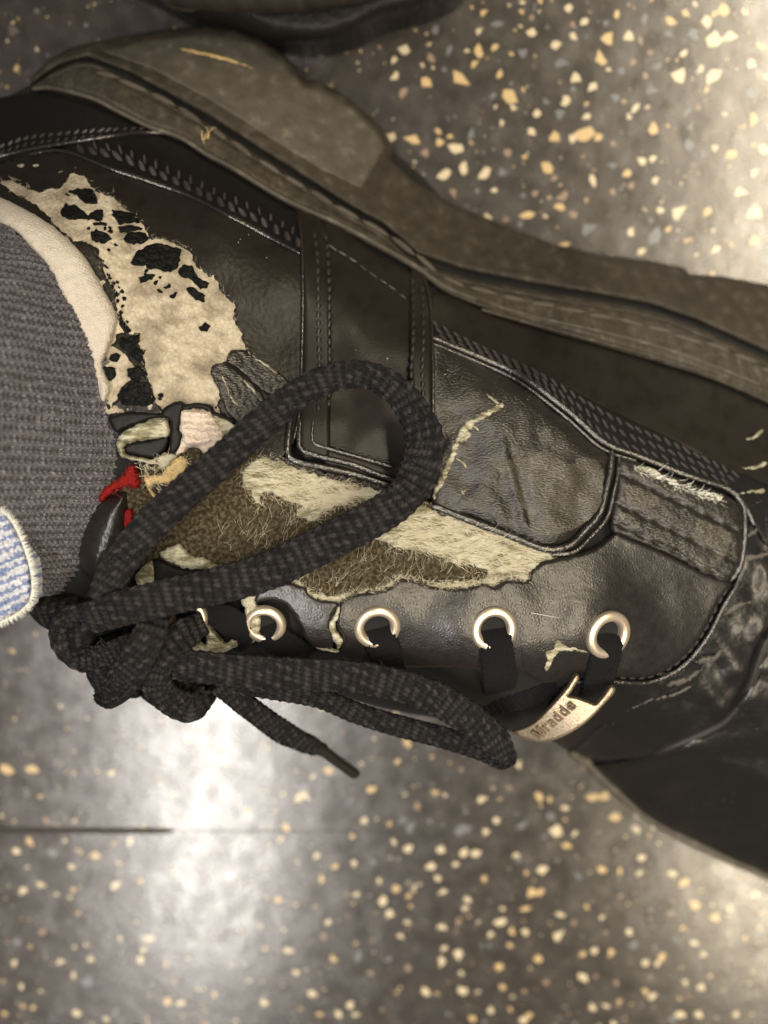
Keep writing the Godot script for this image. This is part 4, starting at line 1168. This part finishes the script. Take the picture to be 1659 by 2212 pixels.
	fibres("red_fibres", scatter(Z2("40 980 280 740 350 860 150 930"), 60), 60, 1.6, 1.4, 0.7, -35, 40, M.red_cloth, shoe, 0.05)
	# --- eyelet facing and vamp
	var holes := [Vector2(1315, 1372), Vector2(1067, 1360), Vector2(815, 1356)]
	var face_rings := [Z5("345 815 380 788 430 772 480 765 560 752 610 736 650 705 690 682 760 684 800 700 850 722 920 730 1000 737 1080 730 1130 712 1180 705 1240 730 1300 688 1420 690 1440 640 1500 590 1560 572 1700 540")]
	var outline: PackedVector2Array = face_rings[0]
	outline.append_array(S("1290 1180 1330 1150 1345 1156 1440 1196 1520 1238 1580 1260 1554 1300 1519 1368 1469 1428 1404 1460 1334 1462 1290 1460 1240 1452 1189 1466 1129 1457 1029 1447 979 1442 884 1442 800 1436 738 1420 742 1380 728 1350"))
	var facing_holes := []
	for h in holes:
		var ring := PackedVector2Array()
		for k in 16:
			ring.append(h + Vector2(cos(TAU * k / 16), sin(TAU * k / 16)) * 30.0)
		facing_holes.append(ring)
	var face_parts := [outline]
	face_parts.append_array(facing_holes)
	panel("eyelet_facing", face_parts, {"z": -0.2, "th": 1.1, "bev": 8.0, "cell": 4.5, "rag": 1.2, "skirt": 1.6, "disp": func(u, v, d):
		var s := 0.5 * n3.get_noise_2d(u * 0.8, v * 1.0) + 0.05 * n2.get_noise_2d(u * 0.4, v)
		for h in [Vector2(1315, 1372), Vector2(1067, 1360), Vector2(815, 1356)]:
			var r: float = Vector2(u, v).distance_to(h)
			s += 0.22 * exp(-pow((r - 84.0) / 34.0, 2.0)) - 0.4 * exp(-pow(r / 50.0, 2.0))
		return s}, M.leather_vamp, shoe)
	panel("eyelet_facing", [Z4("830 182 900 215 985 236 1020 300 1120 345 1250 362 1282 392 1235 450 1200 560 1225 690 1200 770 1050 755 960 640 900 520 800 380 680 352 545 372 545 290 600 245 720 205")], {"z": -0.1, "th": 1.1, "bev": 8.0, "cell": 4.0, "rag": 2.0, "disp": fuzz(0.05, 0.4)}, M.leather_vamp, shoe)
	panel("torn_crack", [strip(S("734 1306 728 1330 716 1350 722 1372 734 1390 730 1404"), 10.0, 16.0, 0.1)], {"z": 0.1, "th": 0.8, "bev": 5.0, "cell": 2.6, "rag": 4.0, "ragf": 1.6, "disp": fuzz(0.4, 2.0)}, M.torn, shoe)
	panel("torn_edge", [strip(S("680 1398 705 1404 738 1410"), 6.0, 4.0, 0.2)], {"z": 0.4, "th": 0.6, "bev": 3.0, "cell": 2.4, "rag": 2.0}, M.torn, shoe)
	panel("torn_facing", [Z4("70 590 150 560 190 630 250 695 310 720 370 650 420 590 455 470 425 320 470 300 530 250 600 245 555 300 545 390 585 460 592 520 565 690 440 735 350 762 250 815 190 832 90 800 0 770 -10 725 30 705 100 730 130 690")], {"z": 0.1, "th": 0.9, "bev": 7.0, "cell": 2.8, "rag": 4.0, "ragf": 1.4, "disp": fuzz(0.4, 1.6)}, M.torn, shoe)
	panel("torn_edge", [C7("745 515 790 545 830 550 880 572 830 572 770 566 740 590 715 640 700 655 690 640 705 610 700 570 735 555")], {"z": 0.95, "th": 0.4, "bev": 3.0, "cell": 2.4, "rag": 2.0, "disp": fuzz(0.2, 1.6)}, M.torn, shoe)
	panel("leather_flap", [C7("600 520 720 560 745 512 860 560 880 580 850 600 760 690 690 700 610 660 590 580")], {"z": 0.5, "th": 0.6, "bev": 5.0, "cell": 3.2, "rag": 1.6}, M.leather_vamp, shoe)
	stitches(S("1334 1464 1404 1462 1466 1430 1516 1372 1552 1304 1572 1270"), 21.0, 17.0, 7.0, 0.7, 0.5, M.thread, shoe)
	tube("vamp_seam", S("1300 1468 1340 1473 1408 1473 1474 1440 1526 1380 1562 1312 1584 1275"), 0.55, 0.2, M.leather_edge, shoe)
	fibres("seam_fibres", smooth_line(S("1420 1470 1490 1430 1540 1370 1590 1280 1640 1200 1659 1120"), 3.0), 120, 1.4, 0.4, 0.6, 20, 60, M.torn_grey, shoe, 0.03)
	# vamp and toe
	panel("vamp", [S("1606 1130 1640 1120 1700 1190 1850 1240 1850 1320 1700 1350 1659 1362 1633 1405 1599 1495 1560 1548 1500 1590 1412 1632 1330 1640 1250 1632 1210 1600 1180 1560 1200 1500 1250 1470 1334 1470 1404 1468 1470 1434 1522 1372 1558 1304 1584 1262 1600 1200")], {"z": -1.4, "th": 1.0, "bev": 10.0, "cell": 5.0, "disp": func(u, v, _d): return 0.22 * n1.get_noise_2d(u * 0.6, v * 0.9) + 0.9 * n3.get_noise_2d(u * 1.5, v * 1.5) + 0.3 * sin((u - v) * 0.05) * smoothstep(1150, 1250, v)}, M.leather_toe, shoe)
	panel("vamp_crease", [strip(S("1225 1628 1260 1606 1285 1585 1300 1572 1340 1560"), 16.0, 10.0, 0.3)], {"z": -0.6, "th": 1.0, "bev": 7.0, "cell": 3.0, "rag": 3.0}, M.leather_toe, shoe)
	panel("vamp_crease", [strip(S("1340 1545 1400 1520 1470 1500 1530 1450"), 26.0, 16.0, 0.3)], {"z": -0.9, "th": 0.9, "bev": 10.0, "cell": 4.0, "rag": 3.0}, M.leather_toe, shoe)
	panel("toe_cap", [S("1850 1270 1740 1300 1659 1348 1633 1400 1605 1484 1562 1543 1517 1575 1412 1620 1330 1642 1270 1646 1240 1632 1224 1628 1269 1653 1329 1713 1404 1773 1479 1818 1554 1853 1659 1898 1850 1985")], {"z": -3.4, "th": 4.4, "bev": 34.0, "cell": 5.0, "skirt": 8.0, "disp": func(u, v, _d): return 1.3 * n3.get_noise_2d(u * 0.8, v * 1.6) + 0.7 * exp(-pow(((u - 1640.0) * 0.83 + (v - 1440.0) * 0.55 + 26.0) / 26.0, 2.0)) + 0.12 * n1.get_noise_2d(u * 0.8, v * 1.6)}, M.leather_toe, shoe)
	tube("toe_cap_rim", S("1740 1310 1680 1340 1648 1398 1616 1484 1573 1547 1517 1582 1412 1624"), 1.7, -1.3, M.leather, shoe, {"sides": 14, "end": 0.1})
	tube("toe_cap_rim", S("1850 1975 1659 1892 1554 1846 1479 1811 1404 1766 1329 1706 1269 1648 1230 1622"), 1.5, -1.5, M.rubber, shoe)
	fibres("toe_dust", scatter(S("1300 1690 1420 1640 1560 1580 1650 1440 1650 1860 1500 1800"), 60), 40, 0.3, 1.1, 0.1, 0, 90, M.fibre_grey, shoe, 0.06)
	for t in ["1659 1000 1630 1010 1600 1012", "1659 1060 1620 1062 1590 1070", "1650 925 1630 945 1610 950"]:
		panel("torn_edge", [strip(S(t), 9.0, 2.0, 0.1)], {"z": 0.7, "th": 0.4, "bev": 3.0, "cell": 2.4, "rag": 3.0}, M.torn, shoe)
	for t in ["1585 1210 1620 1206 1659 1196 1700 1180", "1600 1118 1620 1096 1645 1080 1680 1076", "1610 1160 1640 1140 1680 1128", "1560 1330 1590 1310 1625 1300", "1500 1430 1540 1420 1580 1390", "1440 1478 1480 1470 1520 1440"]:
		panel("torn_edge", [strip(S(t), 15.0, 8.0, 0.2)], {"z": -0.5, "th": 0.9, "bev": 5.0, "cell": 2.8, "rag": 5.0, "ragf": 1.5, "disp": fuzz(0.4, 1.6)}, M.torn_grey, shoe)
	fibres("stray_hair", S("1150 1320"), 1, 5.0, 1.6, 0.8, 10, 1, M.fibre_white, shoe, 0.05)
	fibres("dust_specks", scatter(S("400 420 640 560 900 760 1100 800 1300 980 1250 1120 1000 1060 700 700"), 40), 40, 0.35, 0.9, 0.05, 0, 90, M.fibre_cream, shoe, 0.06)
	fibres("orange_thread", S("440 300 446 306 452 298 448 290"), 6, 2.4, 2.6, 1.2, -75, 25, M.torn_yellow, shoe, 0.1)
	# --- eyelets
	for h in [[1315, 1372, 55, 31], [1067, 1360, 52, 29], [815, 1356, 52, 29], [572, 1350, 47, 26], [402, 1334, 50, 30]]:
		eyelet(h)
	make_tag()
	make_laces()

func eyelet(h: Array) -> void:
	var c := Vector2(h[0], h[1])
	var y := base(c.x, c.y) + 0.7
	var p := pt(c.x, c.y, y * 0.001)
	# tilt with the surface
	var gx := pt(c.x + 40, c.y, (base(c.x + 40, c.y)) * 0.001) - pt(c.x - 40, c.y, (base(c.x - 40, c.y)) * 0.001)
	var gz := pt(c.x, c.y + 40, (base(c.x, c.y + 40)) * 0.001) - pt(c.x, c.y - 40, (base(c.x, c.y - 40)) * 0.001)
	var up := gz.cross(gx).normalized()
	var bx := gx.normalized()
	var bz := bx.cross(up).normalized()
	var k := upm(y * 0.001)
	var ro: float = h[2] * k
	var ri: float = h[3] * k
	var prof := [Vector2(ro * 1.0, -0.6e-3), Vector2(ro, 0.1e-3), Vector2(ro * 0.965, 0.45e-3), Vector2(lerpf(ro, ri, 0.3), 0.82e-3), Vector2(lerpf(ro, ri, 0.6), 0.85e-3), Vector2(lerpf(ro, ri, 0.8), 0.66e-3), Vector2(lerpf(ro, ri, 0.93), 0.3e-3), Vector2(ri, -0.1e-3), Vector2(ri * 0.98, -1.2e-3)]
	var V := PackedVector3Array()
	var I := PackedInt32Array()
	var n := 40
	var w := prof.size()
	for i in n + 1:
		var a := TAU * i / n
		var d := bx * cos(a) + bz * sin(a)
		for j in w:
			V.append(p + d * prof[j].x + up * prof[j].y - shoe_at)
			if i > 0 and j > 0:
				var q := V.size() - 1
				I.append_array(PackedInt32Array([q, q - w, q - 1, q - 1, q - w, q - w - 1]))
	var N := normals(V, I)
	for j in w:
		var av := (N[j] + N[n * w + j]).normalized()
		N[j] = av
		N[n * w + j] = av
	if N[3].dot(up) < 0:
		for i in N.size():
			N[i] = -N[i]
	var e := put("eyelet", arrays(V, N, PackedVector2Array(), I), M.brass, shoe)
	# dark inside
	var HV := PackedVector3Array([p - up * 0.9e-3 - shoe_at])
	var HN := PackedVector3Array([up])
	var HI := PackedInt32Array()
	for i in 25:
		var a := TAU * i / 24
		HV.append(p - up * 0.9e-3 + (bx * cos(a) + bz * sin(a)) * ri * 1.05 - shoe_at)
		HN.append(up)
		if i > 0:
			HI.append_array(PackedInt32Array([0, i, i + 1]))
	var hm := arrays(HV, HN, PackedVector2Array(), HI)
	put("eyelet_hole", hm, M.hole, e)

func make_tag() -> void:
	# curved metal lace tag with raised letters; its own slotted plate
	var hf := func(u, v):
		var t: float = clampf(((u - 1110) + (1600 - v)) / 330.0, -0.1, 1.1)
		return 57.0 + 7.0 * sin(clampf(t, 0.0, 1.0) * PI * 0.72)
	var outer := ZT("900 170 940 185 935 235 880 320 835 395 800 430 905 450 1020 490 1130 530 1150 515 1240 410 1300 318 1345 308 1372 340 1350 400 1260 500 1120 650 1000 760 850 860 700 930 560 970 400 965 220 905 145 855 300 800 430 720 560 590 700 440 800 320")
	var tag := panel("lace_tag", [outer], {"hf": hf, "th": 0.7, "bev": 5.0, "cell": 2.2, "skirt": 0.8, "sharp": false}, M.tag_metal, shoe)
	# raised letters, read along the plate
	var tm := TextMesh.new()
	tm.text = "Mradde"
	var font := SystemFont.new()
	font.font_names = PackedStringArray(["Droid Sans"])
	font.font_weight = 700
	tm.font = font
	tm.font_size = 16
	tm.pixel_size = 0.00021
	tm.depth = 0.0005
	tm.curve_step = 2.0
	var mid := Vector2(1196, 1556)
	var a3 := pt(1150, 1594, (hf.call(1150, 1594) + 0.85) * 0.001)
	var b3 := pt(1240, 1516, (hf.call(1240, 1516) + 0.85) * 0.001)
	var o := put("raised_letters", tm, M.tag_letter, tag)
	var x := (b3 - a3).normalized()
	var s := x.cross(Vector3.UP).normalized()    # text runs from the lower left to the upper right, letter tops to the left
	var zz := s.cross(x).normalized()
	var ty := -s
	if ty.z > 0.0:
		ty = -ty
	var c3 := pt(mid.x, mid.y, (hf.call(mid.x, mid.y) + 0.75) * 0.001)
	o.transform = Transform3D(Basis(x, ty, x.cross(ty)), c3 - root_of(tag))

func make_laces() -> void:
	var L := Node3D.new()
	L.name = "shoelace"
	shoe.add_child(L)
	# crossings that come out of the eyelets
	lace("lace_crossing", [[1316, 1368, -1.0, 66], [1314, 1392, 1.4, 72], [1305, 1430, 2.2, 76], [1294, 1470, 1.5, 76], [1284, 1502, 0.5, 74]], L, {"mat": M.lace_flat, "weave": 0.35})
	lace("lace_crossing", [[1068, 1356, -1.0, 66], [1072, 1384, 1.4, 78], [1076, 1430, 2.2, 82], [1080, 1470, 1.0, 82], [1076, 1496, -4.0, 74]], L, {"mat": M.lace_flat, "weave": 0.35})
	lace("lace_crossing", [[818, 1354, -1.0, 66], [822, 1380, 1.4, 76], [832, 1412, 1.8, 80], [842, 1450, 0.5, 80]], L, {"mat": M.lace_flat, "weave": 0.35})
	lace("lace_crossing", [[572, 1350, -1.0, 60], [590, 1376, 1.2, 70], [620, 1400, 1.4, 80], [660, 1425, 0.0, 80]], L, {"mat": M.lace_flat, "weave": 0.35})
	lace("lace_crossing", [[440, 1320, -1.0, 50], [470, 1330, 1.6, 66], [500, 1345, 1.8, 74], [515, 1375, 1.0, 70], [500, 1395, -1.0, 50]], L, {"mat": M.lace_flat, "weave": 0.35})
	lace("lace_crossing", [[1200, 1478, -2, 40], [1160, 1500, -1.0, 46], [1100, 1520, -1.0, 46], [1040, 1534, -2.0, 46], [960, 1540, -3.0, 44]], L, {"mat": M.lace_flat, "weave": 0.5})
	# the big loop
	lace("bow_loop", [[215, 1300, 79, 70], [258, 1218, 79, 84], [330, 1130, 79, 84], [420, 1045, 78, 82], [500, 975, 76, 78], [575, 905, 74, 76], [650, 848, 72, 72], [720, 815, 70, 68, 8], [790, 810, 69, 66, 14], [850, 838, 68, 72, 22], [893, 890, 67, 84, 26], [917, 950, 67, 96, 20], [906, 1016, 68, 96, 8], [874, 1070, 70, 90, 0], [818, 1114, 72, 90], [740, 1154, 73, 92], [650, 1200, 74, 94], [560, 1240, 76, 94], [470, 1265, 78, 92], [370, 1288, 81, 92], [270, 1312, 81, 90], [190, 1335, 78, 80]], L, {"abs": true})
	# lower loop and its fold
	lace("bow_loop", [[330, 1428, 75, 76], [420, 1440, 77, 82], [520, 1449, 77, 84], [640, 1456, 76, 84], [760, 1462, 75, 84], [860, 1480, 73, 84], [940, 1508, 71, 86], [1010, 1550, 68, 86], [1062, 1594, 66, 82], [1092, 1634, 64, 56], [1080, 1646, 61, 40], [1050, 1626, 60, 50], [960, 1594, 60, 56], [860, 1568, 62, 56], [770, 1540, 64, 54], [690, 1508, 67, 52], [600, 1492, 70, 50], [500, 1478, 71, 46]], L, {"abs": true})
	var tail := lace("lace_tail", [[470, 1480, 68, 46], [540, 1530, 62, 60], [610, 1580, 54, 64], [660, 1606, 48, 54], [698, 1620, 45, 34]], L, {"abs": true})
	var P := PackedVector3Array()
	for q in [[684, 1610, 46.5], [694, 1618, 45.5], [720, 1638, 43], [745, 1656, 41], [766, 1671, 39], [769, 1673, 38.6]]:
		P.append(pt(q[0], q[1], q[2] * 0.001))
	put("aglet", tube_mesh(P, 0.00135, root_of(L), 14, 0.8), M.aglet, L)
	# the knot, fold by fold
	var knit := func(u, v, d): return 0.5 * n1.get_noise_2d(u * 1.6, v * 1.6) + 0.16 * absf(sin(u * 0.3)) * sin(v * 0.62) + 0.16 * n2.get_noise_2d(u * 2.2, v * 2.2)
	var folds := [["0 230 150 150 400 150 600 200 700 250 650 480 580 700 560 780 430 750 340 680 310 520 130 420", 57, 9, 70], ["330 400 500 260 800 180 1100 150 1500 120 1650 200 1500 300 1150 390 1000 450 700 520 600 640 470 740 380 700", 62, 12, 60], ["600 720 680 520 900 450 1080 400 1130 600 1080 760 1040 900 1000 1045 900 1055 820 1105 700 1080 600 980 545 880 540 780", 60, 13, 70], ["1000 900 1060 800 1300 750 1480 780 1560 920 1660 900 1660 1060 1560 1190 1470 1252 1250 1192 1120 1125 1010 1045", 58, 11, 55], ["1130 420 1250 360 1420 370 1520 440 1420 600 1250 720 1090 730 1090 560", 64, 8, 40]]
	lace("knot_strand", [[205, 1328, 75, 70], [155, 1340, 70, 80, -20], [142, 1375, 67, 78, -25], [165, 1412, 67, 74, -10], [215, 1425, 71, 76], [270, 1405, 76, 74], [310, 1380, 77, 60]], L, {"abs": true})
	lace("knot_strand", [[345, 1318, 77, 60], [325, 1365, 81, 80], [300, 1415, 81, 88], [268, 1465, 77, 88, 10], [235, 1500, 69, 70, 25], [212, 1490, 62, 50, 30]], L, {"abs": true})
	lace("knot_strand", [[440, 1345, 72, 60], [395, 1372, 76, 78], [352, 1412, 79, 78], [335, 1455, 78, 78], [352, 1498, 74, 82], [405, 1525, 69, 88], [445, 1505, 66, 60]], L, {"abs": true})
	for q in folds:
		var yy: float = q[1]
		panel("knot_fold", [Z3(q[0])], {"hf": func(_u, _v): return yy, "th": q[2], "bev": q[3], "cell": 3.2, "skirt": 5.0, "rag": 1.5, "disp": knit}, M.lace_knot, L)
	var fl := PackedVector2Array()
	for t in ["245 1218 330 1130 500 975 650 848 790 810 893 890 906 1016 818 1114 650 1200 470 1265", "330 1428 520 1449 760 1462 940 1508 1062 1594"]:
		for q in smooth_line(S(t), 3.0):
			fl.append(q + Vector2(rng.randfn(), rng.randfn()) * 16.0)
	fibres("lint", fl, 420, 0.9, 13.5, 1.4, 0, 90, M.fibre_grey, L, 0.018)
	fibres("lint", scatter(Z3("300 500 900 450 1300 800 1400 1100 900 1000 500 800"), 80), 60, 1.6, 14.0, 0.8, 0, 90, M.fibre_grey, L, 0.03)

# ------------------------------------------------------------------ the leg: ribbed sock and the frayed denim hem
func make_leg() -> void:
	var s := thing("sock", "grey ribbed knit sock rising from the shoe collar under a denim hem", "sock", Vector3(-0.09, 0.06, 0.005))
	var V := PackedVector3Array()
	var UV := PackedVector2Array()
	var I := PackedInt32Array()
	var na := 640
	var nh := 420
	var ax := Vector3(-0.92, 1.0, -0.12)
	for j in nh + 1:
		var h := lerpf(-0.012, 0.052, float(j) / nh)
		for i in na + 1:
			var a := lerpf(-1.5, 1.75, float(i) / na)
			var rib := a * 44.0 / 2.0 * TAU * 0.5
			var drift := 0.9 * sin(h * 110.0 + a * 2.0) + 1.4 * n1.get_noise_2d(a * 60.0, h * 2600.0)
			var w := absf(sin(rib + drift * 0.35))
			var loop := sin(h * TAU / 0.00085 + (2.2 * cos((rib + drift * 0.35) * 2.0)))
			var r := 0.0423 + 0.00075 * pow(1.0 - w, 3.0) + 0.00030 * loop * minf(1.0, w * 1.4) + 0.0007 * n1.get_noise_2d(a * 300.0, h * 6000.0) + 0.00015 * n2.get_noise_2d(a * 900.0, h * 20000.0)
			var c := Vector3(-0.0975, 0.066, 0.0065) + ax * h
			V.append(c + Vector3(cos(a) * r * 1.02, 0.0, sin(a) * r) - s.position)
			UV.append(Vector2((rib + drift * 0.35) / PI, h / 0.00085))
			if i > 0 and j > 0:
				var q := V.size() - 1
				var ww := na + 1
				I.append_array(PackedInt32Array([q, q - 1, q - ww, q - 1, q - ww - 1, q - ww]))
	put("sock_leg", arrays(V, normals(V, I), UV, I), M.sock_knit, s)
	var d := thing("denim_hem", "frayed pale blue denim trouser hem in the lower left corner", "jeans", pt(-60, 1220, 0.06))
	var hf := func(u, v): return 78.0 + clampf(-u, -80.0, 200.0) * 0.05
	panel("denim_cloth", [S("-560 900 -300 960 -120 1040 -60 1066 0 1094 30 1122 56 1176 74 1240 72 1296 44 1328 0 1352 -80 1384 -260 1430 -560 1470")], {"hf": hf, "th": 3.0, "bev": 14.0, "cell": 3.6, "skirt": 4.0, "rag": 3.5, "disp": func(u, v, _d): return 0.35 * sin((v + u * 0.42) * 0.36 + n1.get_noise_2d(u * 2, v * 2) * 2.0) + 0.2 * n2.get_noise_2d(u * 2, v * 2)}, M.denim, d)
	make_legs(d)
	fringe(S("0 1094 30 1122 56 1176 74 1240 72 1296 44 1328 0 1352"), d)

func fringe(line: PackedVector2Array, parent: Node3D) -> void:
	var V := PackedVector3Array()
	var N := PackedVector3Array()
	var I := PackedInt32Array()
	var s := smooth_line(line, 1.6)
	var org := root_of(parent)
	for i in range(1, s.size()):
		for k in 2:
			var t := (s[i] - s[i - 1]).normalized()
			var out := Vector2(-t.y, t.x) * -1.0
			var y := 79.5 + rng.randf() * 2.5
			var p := pt(s[i].x - out.x * 8.0, s[i].y - out.y * 8.0, y * 0.001)
			var e := s[i] + out * rng.randf_range(2.0, 11.0) + t * rng.randf_range(-5, 5)
			var q := pt(e.x, e.y, (y - 1.0) * 0.001)
			var sd := (q - p).normalized().cross(Vector3.UP) * 0.00009
			var c := V.size()
			V.append_array(PackedVector3Array([p + sd - org, p - sd - org, q - org]))
			N.append_array(PackedVector3Array([Vector3.UP, Vector3.UP, Vector3.UP]))
			I.append_array(PackedInt32Array([c, c + 1, c + 2]))
	var o := put("frayed_threads", arrays(V, N, PackedVector2Array(), I), M.fibre_white, parent)
	o.set_meta("kind", "stuff")

# the trouser legs above the hem and an added one above the other shoe to shade the floor, out of the picture
func make_legs(d: Node3D) -> void:
	put("unseen_trouser_leg", tube_mesh(PackedVector3Array([Vector3(-0.125, 0.066, 0.022), Vector3(-0.20, 0.155, 0.012), Vector3(-0.33, 0.32, -0.02), Vector3(-0.40, 0.52, -0.05)]), 0.052, root_of(d), 24, 0.9), M.denim, d)
	var o := thing("unseen_trouser_leg", "pale blue denim leg above the plain dark shoe, unseen, added to shade the floor", "jeans", Vector3(-0.16, 0.06, -0.25))
	put("denim_cloth", tube_mesh(PackedVector3Array([Vector3(-0.06, 0.05, -0.205), Vector3(-0.07, 0.14, -0.18), Vector3(-0.10, 0.30, -0.175), Vector3(-0.16, 0.6, -0.2)]), 0.088, o.position, 24, 0.9), M.denim, o)
